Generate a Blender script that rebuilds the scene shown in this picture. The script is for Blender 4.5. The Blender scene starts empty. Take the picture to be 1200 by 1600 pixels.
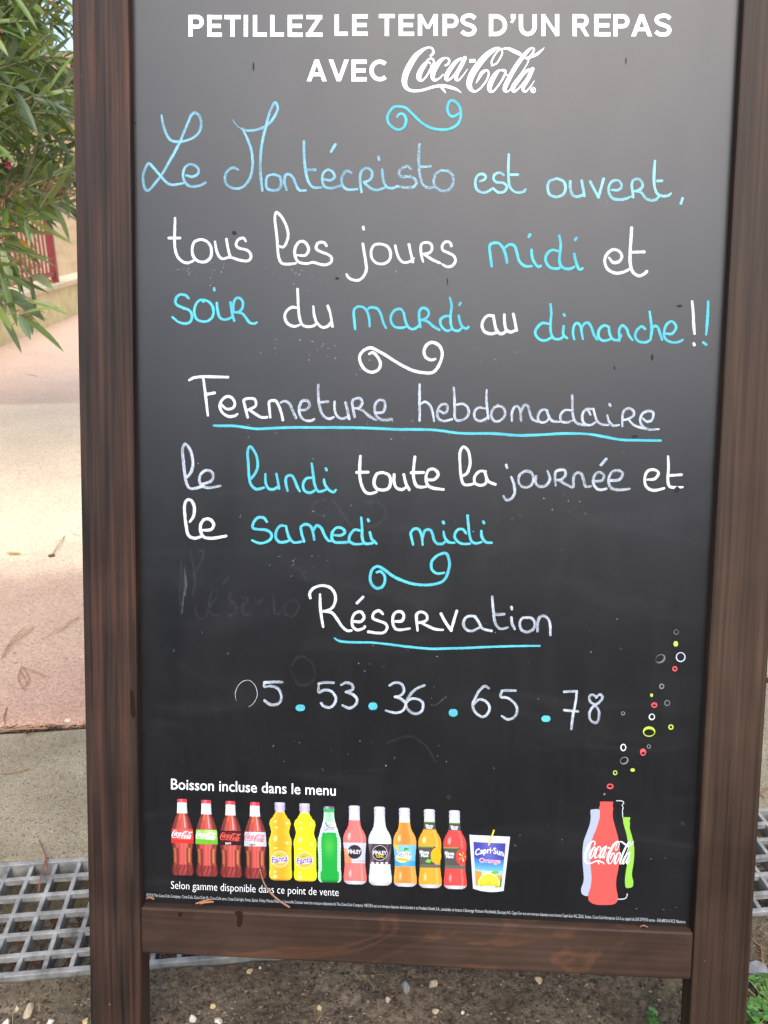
import bpy, bmesh, math, random
from mathutils import Vector, Matrix
from math import sin, cos, pi, radians, sqrt, atan2

scene = bpy.context.scene
COL = scene.collection
RES = random.Random(7)

# ------------------------------------------------------------------ camera, sky, sun, exposure
CAM_H = 0.93
F_PX = 1250.0                      # focal length in pixels of the 1200 x 1600 photograph
PITCH = radians(20.0)
ROLL = radians(0.0975)
UPC = Vector((sin(ROLL)*cos(PITCH), -cos(ROLL)*cos(PITCH), -sin(PITCH)))   # world up, camera axes (x right, y down, z ahead)
FWC = (Vector((0, 0, 1)) - UPC*UPC.z).normalized()
RTC = FWC.cross(UPC)
if RTC.x < 0: RTC = -RTC
M3 = Matrix((RTC, FWC, UPC))       # camera axes -> world
cam_data = bpy.data.cameras.new("camera")
cam_data.sensor_fit = 'VERTICAL'
cam_data.sensor_height = 36.0
cam_data.lens = 36.0*F_PX/1600.0
cam_data.clip_start = 0.02
cam_data.clip_end = 2000
cam_data.dof.use_dof = True
cam_data.dof.focus_distance = 0.85
cam_data.dof.aperture_fstop = 15.0
cam = bpy.data.objects.new("camera", cam_data)
COL.objects.link(cam)
B3 = M3 @ Matrix(((1, 0, 0), (0, -1, 0), (0, 0, -1)))
cam.matrix_world = Matrix.Translation((0, 0, CAM_H)) @ B3.to_4x4()
scene.camera = cam

SUN_EL, SUN_AZ = radians(52), radians(173)     # azimuth clockwise from +Y: veiled sun behind the photographer's right shoulder
world = bpy.data.worlds.new("World")
scene.world = world
world.use_nodes = True
wn = world.node_tree
wn.nodes.clear()
sky = wn.nodes.new("ShaderNodeTexSky")
sky.sky_type = 'NISHITA'
sky.sun_disc = False
sky.sun_elevation = SUN_EL
sky.sun_rotation = SUN_AZ
sky.air_density = 1.0
sky.dust_density = 2.6
sky.ozone_density = 1.2
bg = wn.nodes.new("ShaderNodeBackground")
bg.inputs['Strength'].default_value = 0.15
wo = wn.nodes.new("ShaderNodeOutputWorld")
wn.links.new(sky.outputs[0], bg.inputs[0])
wn.links.new(bg.outputs[0], wo.inputs[0])

sun_data = bpy.data.lights.new("sun", 'SUN')
sun_data.energy = 1.45
sun_data.angle = radians(64)
sun_data.color = (1.0, 0.985, 0.955)
sun = bpy.data.objects.new("sun", sun_data)
COL.objects.link(sun)
sdir = Vector((sin(SUN_AZ)*cos(SUN_EL), cos(SUN_AZ)*cos(SUN_EL), sin(SUN_EL)))
sun.rotation_euler = sdir.to_track_quat('Z', 'Y').to_euler()
sun.location = sdir*30

scene.view_settings.view_transform = 'Standard'
scene.view_settings.look = 'None'
scene.view_settings.gamma = 1.0
scene.view_settings.exposure = 1.22
scene.cycles.max_bounces = 8
scene.cycles.transparent_max_bounces = 16

# ------------------------------------------------------------------ helpers
def lin(r, g, b, k=1.0):
    def f(c):
        c /= 255.0
        return (c/12.92 if c <= 0.04045 else ((c+0.055)/1.055)**2.4)*k
    return (f(r), f(g), f(b), 1.0)

def tag(o, label=None, cat=None, group=None, kind=None):
    if label: o['label'] = label
    if cat: o['category'] = cat
    if group: o['group'] = group
    if kind: o['kind'] = kind
    return o

def add(name, verts, faces, mat=None, parent=None, uvs=None, cols=None, smooth=False, loc=None, rotz=0.0):
    me = bpy.data.meshes.new(name)
    me.from_pydata([tuple(v) for v in verts], [], faces)
    if uvs is not None:
        ul = me.uv_layers.new(name="UVMap")
        for lp in me.loops:
            ul.data[lp.index].uv = uvs[lp.vertex_index]
    if cols is not None:                      # one colour per face
        ca = me.color_attributes.new(name="Col", type='FLOAT_COLOR', domain='CORNER')
        for p in me.polygons:
            for li in p.loop_indices:
                ca.data[li].color = cols[p.index]
    mats = mat if isinstance(mat, (list, tuple)) else [mat]
    for m in mats:
        if m: me.materials.append(m)
    if smooth:
        for p in me.polygons: p.use_smooth = True
    o = bpy.data.objects.new(name, me)
    COL.objects.link(o)
    if parent: o.parent = parent
    if loc is not None: o.location = loc
    o.rotation_euler.z = rotz
    return o

def empty(name, loc=(0, 0, 0), rotz=0.0):
    o = bpy.data.objects.new(name, None)
    o.empty_display_size = 0.1
    COL.objects.link(o)
    o.location = loc
    o.rotation_euler.z = rotz
    return o

def box(x0, x1, y0, y1, z0, z1, bev=0.0, seg=2):
    bm = bmesh.new()
    bmesh.ops.create_cube(bm, size=1.0)
    for v in bm.verts:
        v.co = Vector((x0 if v.co.x < 0 else x1, y0 if v.co.y < 0 else y1, z0 if v.co.z < 0 else z1))
    if bev > 0:
        bmesh.ops.bevel(bm, geom=list(bm.edges), offset=bev, segments=seg, profile=0.5, affect='EDGES')
    bm.verts.index_update()
    vs = [v.co.copy() for v in bm.verts]
    fs = [[v.index for v in f.verts] for f in bm.faces]
    bm.free()
    return vs, fs

class MB:
    def __init__(s): s.v, s.f, s.c = [], [], []
    def add(s, vf, col=None):
        n = len(s.v)
        s.v += list(vf[0]); s.f += [[i+n for i in f] for f in vf[1]]
        s.c += [col]*len(vf[1])
        return s
    def box(s, *a, **k): return s.add(box(*a, **k))
    def build(s, name, mat, parent=None, **k):
        return add(name, s.v, s.f, mat, parent, cols=(s.c if s.c and s.c[0] else None), **k)

def tube(pts, rad, n=6, cap=True):
    """tube along a list of points; rad is a number or a list"""
    vs, fs = [], []
    pts = [Vector(p) for p in pts]
    for i, p in enumerate(pts):
        d = (pts[min(i+1, len(pts)-1)]-pts[max(i-1, 0)])
        d = d.normalized() if d.length > 1e-9 else Vector((0, 0, 1))
        a = d.orthogonal().normalized() if i == 0 else (a-d*a.dot(d)).normalized()
        b = d.cross(a)
        r = rad[i] if isinstance(rad, (list, tuple)) else rad
        for k in range(n):
            t = 2*pi*k/n
            vs.append(p+(a*cos(t)+b*sin(t))*r)
    for i in range(len(pts)-1):
        for k in range(n):
            k2 = (k+1) % n
            fs.append([i*n+k, i*n+k2, (i+1)*n+k2, (i+1)*n+k])
    if cap:
        fs.append(list(range(n))[::-1]); fs.append([(len(pts)-1)*n+k for k in range(n)])
    return vs, fs

# ---- material helpers
def new_mat(name):
    m = bpy.data.materials.new(name)
    m.use_nodes = True
    nt = m.node_tree
    bs = nt.nodes["Principled BSDF"]
    return m, nt, bs

def node(nt, t, **k):
    n = nt.nodes.new(t)
    for a, b in k.items():
        if a in n.inputs: n.inputs[a].default_value = b
        else: setattr(n, a, b)
    return n

def ramp(nt, src, stops):
    r = nt.nodes.new("ShaderNodeValToRGB")
    el = r.color_ramp.elements
    while len(el) < len(stops): el.new(0.5)
    for e, (p, c) in zip(el, stops):
        e.position = p
        e.color = c if len(c) == 4 else (*c, 1)
    nt.links.new(src, r.inputs[0])
    return r.outputs[0]

def g(v): return (v, v, v, 1)

def coords(nt, scale=(1, 1, 1), kind='Object', rot=(0, 0, 0)):
    tc = nt.nodes.new("ShaderNodeTexCoord")
    mp = nt.nodes.new("ShaderNodeMapping")
    mp.inputs['Scale'].default_value = scale
    mp.inputs['Rotation'].default_value = rot
    nt.links.new(tc.outputs[kind], mp.inputs[0])
    return mp.outputs[0]

def noise(nt, vec, scale, detail=4, rough=0.55, dist=0.0):
    n = nt.nodes.new("ShaderNodeTexNoise")
    n.inputs['Scale'].default_value = scale
    n.inputs['Detail'].default_value = detail
    n.inputs['Roughness'].default_value = rough
    n.inputs['Distortion'].default_value = dist
    if vec is not None: nt.links.new(vec, n.inputs['Vector'])
    return n.outputs['Fac']

def mixc(nt, fac, a, b, blend='MIX'):
    m = nt.nodes.new("ShaderNodeMix")
    m.data_type = 'RGBA'; m.blend_type = blend
    for s, v in ((m.inputs[0], fac), (m.inputs[6], a), (m.inputs[7], b)):
        if isinstance(v, (int, float, tuple)): s.default_value = v
        else: nt.links.new(v, s)
    return m.outputs[2]

def math_(nt, op, a, b=0.0):
    m = nt.nodes.new("ShaderNodeMath"); m.operation = op
    for s, v in ((m.inputs[0], a), (m.inputs[1], b)):
        if isinstance(v, (int, float)): s.default_value = v
        else: nt.links.new(v, s)
    return m.outputs[0]

def bump(nt, bs, h, strength=0.3, dist=0.002, prev=None):
    b = nt.nodes.new("ShaderNodeBump")
    b.inputs['Strength'].default_value = strength
    b.inputs['Distance'].default_value = dist
    nt.links.new(h, b.inputs['Height'])
    if prev is not None: nt.links.new(prev, b.inputs['Normal'])
    nt.links.new(b.outputs[0], bs.inputs['Normal'])
    return b.outputs[0]

def attr_mat(name, rough=0.6, spec=0.5, noise_amt=0.0, noise_scale=40, translucent=0.0):
    m, nt, bs = new_mat(name)
    a = nt.nodes.new("ShaderNodeAttribute"); a.attribute_name = "Col"
    c = a.outputs['Color']
    if noise_amt:
        n = noise(nt, coords(nt), noise_scale)
        c = mixc(nt, noise_amt, c, ramp(nt, n, [(0.3, g(0.35)), (0.7, g(1.0))]), 'MULTIPLY')
    nt.links.new(c, bs.inputs['Base Color'])
    bs.inputs['Roughness'].default_value = rough
    bs.inputs['Specular IOR Level'].default_value = spec
    if translucent:
        tr = nt.nodes.new("ShaderNodeBsdfTranslucent"); nt.links.new(c, tr.inputs[0])
        mx = nt.nodes.new("ShaderNodeMixShader"); mx.inputs[0].default_value = translucent
        nt.links.new(bs.outputs[0], mx.inputs[1]); nt.links.new(tr.outputs[0], mx.inputs[2])
        nt.links.new(mx.outputs[0], nt.nodes["Material Output"].inputs[0])
    return m

def plain(name, col, rough=0.5, metal=0.0, spec=0.5, n_amt=0.35, n_scale=30, bmp=0.0):
    m, nt, bs = new_mat(name)
    v = coords(nt)
    n = noise(nt, v, n_scale, 6)
    c = mixc(nt, n_amt, col, ramp(nt, n, [(0.3, g(0.3)), (0.7, g(1.25))]), 'MULTIPLY')
    nt.links.new(c, bs.inputs['Base Color'])
    bs.inputs['Roughness'].default_value = rough
    bs.inputs['Metallic'].default_value = metal
    bs.inputs['Specular IOR Level'].default_value = spec
    if bmp: bump(nt, bs, n, bmp, 0.003)
    return m

# ------------------------------------------------------------------ materials
def wood_mat(name, axis, dark, mid, warm, seed, streak=1.0, cathedral=False):
    """stained pine; the grain runs along the given local axis"""
    m, nt, bs = new_mat(name)
    s = [38.0, 38.0, 38.0]; s[axis] = 1.6
    tc = nt.nodes.new("ShaderNodeTexCoord")
    mp = nt.nodes.new("ShaderNodeMapping")
    mp.inputs['Location'].default_value = (seed, seed*0.7, seed*1.3)
    nt.links.new(tc.outputs['Object'], mp.inputs[0])
    base = mp.outputs[0]
    def sc(v, k):
        q = nt.nodes.new("ShaderNodeMapping"); q.inputs['Scale'].default_value = k
        nt.links.new(v, q.inputs[0]); return q.outputs[0]
    broad = noise(nt, sc(base, [a*2.3 if i != axis else 3.2 for i, a in enumerate(s)]), 1.0, 3, 0.5, 0.6)
    fine = noise(nt, sc(base, [a*6.5 if i != axis else 3.4 for i, a in enumerate(s)]), 1.0, 5, 0.6, 0.2)
    blot = noise(nt, base, 7.0, 4, 0.6)
    c = ramp(nt, broad, [(0.30, dark), (0.52, mid), (0.72, warm)])
    if cathedral:
        k = [17.0, 17.0, 17.0]; k[axis] = 7.0
        fl = noise(nt, sc(base, k), 1.0, 4, 0.5, 1.5)
        c = mixc(nt, 0.85, c, ramp(nt, fl, [(0.30, dark), (0.46, mid), (0.57, mid), (0.64, warm), (0.70, mid), (0.80, dark)]))
    c = mixc(nt, min(1.0, 0.75*streak+0.1), c, ramp(nt, fine, [(0.34, g(0.42)), (0.60, g(1.28))]), 'MULTIPLY')
    c = mixc(nt, 0.8, c, ramp(nt, blot, [(0.30, g(0.55)), (0.65, g(1.15))]), 'MULTIPLY')
    vo = nt.nodes.new("ShaderNodeTexVoronoi"); vo.inputs['Scale'].default_value = 55.0
    nt.links.new(base, vo.inputs['Vector'])
    spk = ramp(nt, vo.outputs['Distance'], [(0.0, g(1)), (0.045, g(1)), (0.075, g(0))])
    gate = ramp(nt, noise(nt, base, 23.0, 2), [(0.60, g(0)), (0.66, g(1))])
    c = mixc(nt, math_(nt, 'MULTIPLY', math_(nt, 'MULTIPLY', spk, gate), 0.6), c, (0.34, 0.32, 0.29, 1))
    nt.links.new(c, bs.inputs['Base Color'])
    rr = ramp(nt, blot, [(0.3, g(0.50)), (0.7, g(0.68))])
    nt.links.new(rr, bs.inputs['Roughness'])
    bs.inputs['Specular IOR Level'].default_value = 0.22
    bump(nt, bs, fine, 0.25, 0.0008)
    return m

W_LEFT = wood_mat("stained_wood_reddish", 2, (0.0170, 0.0120, 0.0098, 1), (0.040, 0.0215, 0.0145, 1), (0.066, 0.0285, 0.0175, 1), 3.1)
W_RIGHT = wood_mat("stained_wood_brown", 2, (0.034, 0.0200, 0.0125, 1), (0.048, 0.0280, 0.0168, 1), (0.062, 0.0360, 0.0210, 1), 11.7, 0.65)
W_RAIL = wood_mat("stained_wood_rail", 0, (0.032, 0.0195, 0.0135, 1), (0.047, 0.027, 0.0175, 1), (0.088, 0.042, 0.022, 1), 5.3, 0.35, True)

def board_mat():
    m, nt, bs = new_mat("chalkboard_film")
    v = coords(nt)
    sm = noise(nt, coords(nt, (3.0, 1.0, 1.0)), 6.0, 5, 0.6, 0.5)
    fine = noise(nt, v, 900.0, 2)
    vert = noise(nt, coords(nt, (150.0, 1.0, 5.0)), 1.0, 4, 0.6)
    wipe = noise(nt, coords(nt, (5.0, 1.0, 22.0), rot=(0, 0.5, 0)), 1.0, 5, 0.65, 1.2)
    c = ramp(nt, sm, [(0.35, (0.0042, 0.0043, 0.0046, 1)), (0.75, (0.0066, 0.0066, 0.0068, 1))])
    c = mixc(nt, 1.0, c, ramp(nt, vert, [(0.45, (0, 0, 0, 1)), (0.75, (0.0015, 0.0015, 0.0015, 1))]), 'ADD')
    c = mixc(nt, 1.0, c, ramp(nt, wipe, [(0.52, (0, 0, 0, 1)), (0.72, (0.005, 0.005, 0.0052, 1))]), 'ADD')
    nt.links.new(c, bs.inputs['Base Color'])
    rg = math_(nt, 'ADD', math_(nt, 'MULTIPLY', sm, 0.10), math_(nt, "MULTIPLY", vert, 0.02))
    rg = math_(nt, 'ADD', rg, math_(nt, 'MULTIPLY', wipe, 0.06))
    nt.links.new(math_(nt, 'ADD', rg, 0.27), bs.inputs['Roughness'])
    bs.inputs['IOR'].default_value = 1.54
    bump(nt, bs, fine, 0.05, 0.0002)
    return m
M_BOARD = board_mat()

def chalk_mat(name, col, lo, hi, sx=0.05, sy=5.0, soft=0.0, thin=0.22):
    """paint-marker ink: coverage broken into streaks along the stroke (u = pixels along, v = across)"""
    m, nt, bs = new_mat(name)
    uv = coords(nt, (sx, sy, 1), 'UV')
    n1 = noise(nt, uv, 1.0, 3, 0.6, 0.3)
    n2 = noise(nt, coords(nt, (1, 1, 1)), 420.0, 3, 0.6)
    mixn = math_(nt, 'ADD', math_(nt, 'MULTIPLY', n1, 0.62), math_(nt, 'MULTIPLY', n2, 0.38))
    cov = ramp(nt, mixn, [(0.36, g(lo)), (0.60, g(hi))])
    low = noise(nt, coords(nt, (0.022, 0.5, 1), 'UV'), 1.0, 2, 0.5)
    cov = math_(nt, 'MULTIPLY', cov, ramp(nt, low, [(0.36, g(1-thin)), (0.58, g(1.0))]))
    tcu = nt.nodes.new("ShaderNodeTexCoord"); spu = nt.nodes.new("ShaderNodeSeparateXYZ"); nt.links.new(tcu.outputs['UV'], spu.inputs[0])
    edge = math_(nt, 'SUBTRACT', 0.5, math_(nt, 'ABSOLUTE', math_(nt, 'SUBTRACT', spu.outputs['Y'], 0.5)))
    edge = math_(nt, 'ADD', edge, math_(nt, 'MULTIPLY', math_(nt, 'SUBTRACT', n2, 0.5), 0.22))
    cov = math_(nt, 'MULTIPLY', cov, ramp(nt, edge, [(0.0, g(0.25)), (0.13, g(1.0))]))
    bs.inputs['Base Color'].default_value = col
    bs.inputs['Roughness'].default_value = 0.75
    bs.inputs['Specular IOR Level'].default_value = 0.25
    tr = nt.nodes.new("ShaderNodeBsdfTransparent")
    mx = nt.nodes.new("ShaderNodeMixShader")
    nt.links.new(cov, mx.inputs[0])
    nt.links.new(tr.outputs[0], mx.inputs[1]); nt.links.new(bs.outputs[0], mx.inputs[2])
    nt.links.new(mx.outputs[0], nt.nodes["Material Output"].inputs[0])
    return m

WHT = (0.69, 0.72, 0.75, 1)
CYN = (0.092, 0.48, 0.56, 1)
CHALK = {
    'W': chalk_mat("chalk_white", WHT, 0.80, 1.0),
    'w': chalk_mat("chalk_white_thin", (0.60, 0.66, 0.74, 1), 0.34, 0.88, thin=0.45),
    'C': chalk_mat("chalk_cyan", CYN, 0.84, 1.0),
    'c': chalk_mat("chalk_pale_blue", (0.24, 0.53, 0.66, 1), 0.55, 0.92, thin=0.45),
    'e': chalk_mat("chalk_pale_cyan", (0.30, 0.66, 0.74, 1), 0.66, 0.96, thin=0.45),
    'o': chalk_mat("chalk_blue_worn", (0.33, 0.58, 0.70, 1), 0.0, 0.85, 0.12, 7.0),
    'x': chalk_mat("chalk_ghost", (0.60, 0.63, 0.66, 1), 0.0, 0.02, 0.2, 3.0),
    'y': chalk_mat("chalk_smear", (0.70, 0.73, 0.76, 1), 0.0, 0.09, 0.3, 5.0),
    's': chalk_mat("chalk_specks", (0.75, 0.77, 0.77, 1), 0.02, 0.34),
}
M_PRINT = plain("printed_white_ink", (0.86, 0.87, 0.88, 1), 0.42, n_amt=0.05)
M_INK = attr_mat("printed_colour_ink", 0.42, 0.5)
M_TINY = plain("printed_small_white_ink", (0.50, 0.52, 0.54, 1), 0.42, n_amt=0.05)
M_DIRT = plain("dirt", (0.006, 0.006, 0.006, 1), 0.8)
M_METALH = plain("hinge_steel", (0.35, 0.34, 0.32, 1), 0.4, 0.9)

# ------------------------------------------------------------------ the chalkboard sign: place and pose
def rot3(a, b, c):
    return Matrix.Rotation(a, 3, 'X') @ Matrix.Rotation(b, 3, 'Y') @ Matrix.Rotation(c, 3, 'Z')
RB = rot3(radians(5.13), radians(3.0), radians(0.89))
OB = Vector((-0.2621, -0.0053, 0.8418))
BX, BV, BN = RB.col[0].copy(), RB.col[1].copy(), RB.col[2].copy()
PW = 0.60                        # opening between the stiles
SW = 0.0582                      # stile width
RECESS = 0.0105                   # panel behind the frame's front face
V_RAIL0, V_RAIL1 = 0.4434, 0.4968
VF = 0.6690                      # foot of the stiles
VTOP = -0.640                    # top of the frame
TH = 0.030                       # frame thickness
foot = M3 @ (OB+BX*(PW/2)+BV*VF)+Vector((0, 0, CAM_H))
foot.z = 0.0
MS = Matrix.Translation(foot) @ Matrix((M3@BX, M3@BN, -(M3@BV))).transposed().to_4x4()

def on_board(x, y, rec=RECESS):
    """photo pixel -> (x, z) on the panel in the sign's own metres"""
    d = Vector(((x-600)/F_PX, (y-800)/F_PX, 1.0))
    o2 = OB+BN*rec
    q = d*((BN.dot(o2))/(BN.dot(d)))-OB
    return BX.dot(q)-PW/2, VF-BV.dot(q)

def ground_at(x, y, z=0.0):
    """photo pixel -> point on the horizontal plane at height z"""
    d = M3 @ Vector(((x-600)/F_PX, (y-800)/F_PX, 1.0))
    t = (z-CAM_H)/d.z
    return Vector((d.x*t, d.y*t, z))

sign = empty("a_frame_sign")
sign.matrix_world = MS
tag(sign, "tall dark wooden A-frame chalkboard covered in white and blue handwriting, standing on the soil", "chalkboard sign")

def zv(v): return VF-v
def wood_box(name, mat, *a, bev=0.0022, parent=sign, label=None):
    v, f = box(*a, bev=bev, seg=2)
    o = add(name, v, f, mat, parent)
    if label: o['label'] = label
    return o
hw = PW/2
wood_box("stile", W_LEFT, -hw-SW, -hw, 0, TH, 0.0, zv(VTOP), label="reddish dark stained stile with long grey streaks")
wood_box("stile", W_RIGHT, hw, hw+SW+0.002, 0, TH, 0.0, zv(VTOP), label="plain brown stained stile")
wood_box("rail", W_RAIL, -hw+0.0004, hw-0.0004, 0.0004, TH-0.001, zv(V_RAIL1), zv(V_RAIL0), label="bottom rail with wavy orange grain")
wood_box("rail", W_RAIL, -hw+0.0004, hw-0.0004, 0.0004, TH-0.001, zv(VTOP+SW), zv(VTOP)-0.0006)
pz0, pz1 = zv(V_RAIL0)-0.008, zv(VTOP+SW)+0.008
pv, pf = box(-hw-0.006, hw+0.006, RECESS, RECESS+0.004, pz0, pz1)
panel = add("board_panel", pv, pf, M_BOARD, sign)
# rear half of the A, hinged at the top and spread backwards
LEAN = math.asin((M3@BV).y)      # negative: the foot comes towards the camera
rear_mat = Matrix.Translation((0, TH+0.004, zv(VTOP)-0.02)) @ Matrix.Rotation(2*abs(LEAN), 4, 'X') @ Matrix.Translation((0, 0, -(zv(VTOP)-0.02)))
def rear(name, mat, *a):
    v, f = box(*a, bev=0.0022, seg=2)
    return add(name, [rear_mat @ p for p in v], f, mat, sign)
rl = zv(VTOP)-0.02
rear("stile", W_LEFT, -hw-SW, -hw, 0, TH, 0.012, rl)
rear("stile", W_RIGHT, hw, hw+SW, 0, TH, 0.012, rl)
rear("rail", W_RAIL, -hw+0.0004, hw-0.0004, 0.0004, TH-0.001, zv(V_RAIL1), zv(V_RAIL0))
rear("rail", W_RAIL, -hw+0.0004, hw-0.0004, 0.0004, TH-0.001, rl-SW, rl-0.001)
rear("board_panel", M_BOARD, -hw-0.006, hw+0.006, 0.012, 0.016, pz0, rl-SW+0.008)
for sx in (-1, 1):
    mb = MB()
    xc = sx*(hw+SW*0.5)
    mb.add(tube([(xc-0.025, TH+0.002, zv(VTOP)+0.004), (xc+0.025, TH+0.002, zv(VTOP)+0.004)], 0.004, 10))
    mb.box(xc-0.024, xc+0.024, TH+0.0005, TH+0.002, zv(VTOP)-0.03, zv(VTOP)+0.002)
    mb.build("hinge", M_METALH, sign)

# ------------------------------------------------------------------ strokes on the panel
CROPS = {
    'A': (210, 150, 5), 'B': (400, 150, 5), 'C': (560, 150, 5), 'D': (720, 220, 5), 'E': (840, 230, 5),
    'G': (590, 145, 8), 'H': (250, 320, 5), 'I': (400, 320, 5), 'J': (530, 330, 5), 'K': (750, 340, 4.2857),
    'L': (250, 440, 5), 'M': (430, 450, 5), 'N': (600, 450, 5), 'O': (820, 460, 4), 'P': (280, 575, 5),
    'Q': (440, 580, 5), 'R': (640, 590, 5), 'S': (820, 590, 5), 'T': (270, 680, 4.4444), 'U': (540, 690, 4.6154),
    'V': (380, 780, 5), 'W': (560, 790, 5), 'X': (470, 900, 5), 'Y': (640, 910, 5), 'Z': (350, 1050, 4.8),
    'a': (580, 1050, 4.8), 'b': (780, 1050, 5.4545), 'j': (770, 690, 3.871), 'l': (620, 65, 5),
    'h': (280, 10, 3), 'i': (660, 10, 3), 'q': (900, 1240, 8.8889), 'u': (930, 970, 5.7143),
    '1': (260, 1240, 7.5), '2': (410, 1245, 7.5), '3': (530, 1250, 7.5), '4': (645, 1255, 7.5), 'p': (0, 0, 1),
    'g': (270, 860, 3.75),
}
LIFT = [0]
def next_lift():
    LIFT[0] = (LIFT[0]+1) % 12
    return 0.00012+LIFT[0]*0.000028

def catmull(P, n):
    out = []
    for i in range(len(P)-1):
        p0, p1, p2, p3 = P[max(i-1, 0)], P[i], P[i+1], P[min(i+2, len(P)-1)]
        for k in range(n):
            t = k/n
            out.append(tuple(0.5*(2*b+(c-a)*t+(2*a-5*b+4*c-d)*t*t+(3*b-a-3*c+d)*t*t*t)
                             for a, b, c, d in zip(p0, p1, p2, p3)))
    out.append(P[-1])
    return out

class Ink:
    """flat paint on the panel: strokes and patches given in photo pixels, stored in the sign's metres"""
    def __init__(s): s.v, s.f, s.uv, s.c = [], [], [], []
    def vert(s, x, y, lift, u=0, w=0):
        X, Z = on_board(x, y)
        s.v.append((X, RECESS-lift, Z)); s.uv.append((u, w))
        return len(s.v)-1
    def face(s, idx, col=None): s.f.append(idx); s.c.append(col)
    def ribbon(s, pts, round_cap=True, col=None, jitter=0.0, lift=None):
        """pts: (x, y, width) already smooth"""
        q = [pts[0]]
        for p in pts[1:]:
            if (p[0]-q[-1][0])**2+(p[1]-q[-1][1])**2 > 0.15**2: q.append(p)
        if len(q) < 2: return
        lf = next_lift() if lift is None else lift
        n = len(q); u = RES.random()*900; row = []
        for i, (x, y, w) in enumerate(q):
            a, b = q[max(i-1, 0)], q[min(i+1, n-1)]
            dx, dy = b[0]-a[0], b[1]-a[1]
            L = sqrt(dx*dx+dy*dy) or 1
            nx, ny = -dy/L, dx/L
            if i: u += sqrt((x-q[i-1][0])**2+(y-q[i-1][1])**2)
            ww = w*(1+jitter*RES.uniform(-1, 1))/2
            l2 = lf+0.00005*i/n
            row.append((s.vert(x+nx*ww, y+ny*ww, l2, u, 0), s.vert(x-nx*ww, y-ny*ww, l2, u, 1)))
            if round_cap and i in (0, n-1):
                sg = -1 if i == 0 else 1
                ring = []
                for k in range(1, 6):
                    t = pi*k/6
                    ring.append(s.vert(x+nx*ww*cos(t)+sg*dx/L*ww*sin(t), y+ny*ww*cos(t)+sg*dy/L*ww*sin(t), l2, u+sg*ww*sin(t), 0.5-0.5*cos(t)))
                s.face([row[-1][0]]+ring+[row[-1][1]], col)
        for i in range(n-1):
            s.face([row[i][0], row[i+1][0], row[i+1][1], row[i][1]], col)
    def ellipse(s, x, y, rx, ry, col=None, n=20, rot=0.0, lift=None):
        lf = next_lift() if lift is None else lift
        idx = []
        for k in range(n):
            t = 2*pi*k/n
            ex, ey = rx*cos(t), ry*sin(t)
            idx.append(s.vert(x+ex*cos(rot)-ey*sin(rot), y+ex*sin(rot)+ey*cos(rot), lf, x+ex, 0.5+ey/(2*ry)))
        s.face(idx, col)
    def ring(s, x, y, rx, ry, ix, iy, irx, iry, col=None, n=22, rot=0.0):
        lf = next_lift(); a, b = [], []
        for k in range(n):
            t = 2*pi*k/n
            for (cx, cy, ex, ey, lst) in ((0, 0, rx*cos(t), ry*sin(t), a), (ix, iy, irx*cos(t), iry*sin(t), b)):
                px_, py_ = cx+ex, cy+ey
                lst.append(s.vert(x+px_*cos(rot)-py_*sin(rot), y+px_*sin(rot)+py_*cos(rot), lf))
        for k in range(n):
            k2 = (k+1) % n
            s.face([a[k], a[k2], b[k2], b[k]], col)
    def poly(s, pts, col=None, lift=None):
        lf = next_lift() if lift is None else lift
        s.face([s.vert(x, y, lf) for x, y in pts], col)
    def build(s, name, mat, label=None, parent=None):
        cols = s.c if any(c is not None for c in s.c) else None
        if cols: cols = [c or (0.8, 0.8, 0.8, 1) for c in cols]
        o = add(name, s.v, s.f, mat, parent or panel, uvs=s.uv, cols=cols)
        if label: o['label'] = label
        return o

def parse(spec, crop):
    """'x,y x,y ...' with optional 'K:' switches of crop; yields photo pixels (x, y, w or None)"""
    out, cur = [], crop
    for tok in spec.split():
        if ':' in tok: cur, tok = tok.split(':')
        a = [float(t) for t in tok.split(',')]
        ox, oy, sc = CROPS[cur]
        out.append((ox+a[0]/sc, oy+a[1]/sc, a[2]/sc if len(a) > 2 else None))
    return out

def chalk(name, label, mat, crop, width, spec):
    ink = Ink()
    for st in spec.split(';'):
        st = st.strip()
        if not st: continue
        if st[0] == '*':
            ox, oy, sc = CROPS[crop]
            x, y, rx, ry = [float(t) for t in st[1:].split(',')]
            ink.ellipse(ox+x/sc, oy+y/sc, rx/sc, ry/sc)
            continue
        P = [(x, y, (w or width*RES.uniform(0.90, 1.05))*0.96) for x, y, w in parse(st, crop)]
        if len(P) > 3:
            for e_, k_ in ((0, RES.uniform(0.72, 1.0)), (-1, RES.uniform(0.72, 1.0))): P[e_] = (P[e_][0], P[e_][1], P[e_][2]*k_)
        ink.ribbon(catmull(P, 7), jitter=0.06)
    return ink.build(name, CHALK[mat], label)

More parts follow.
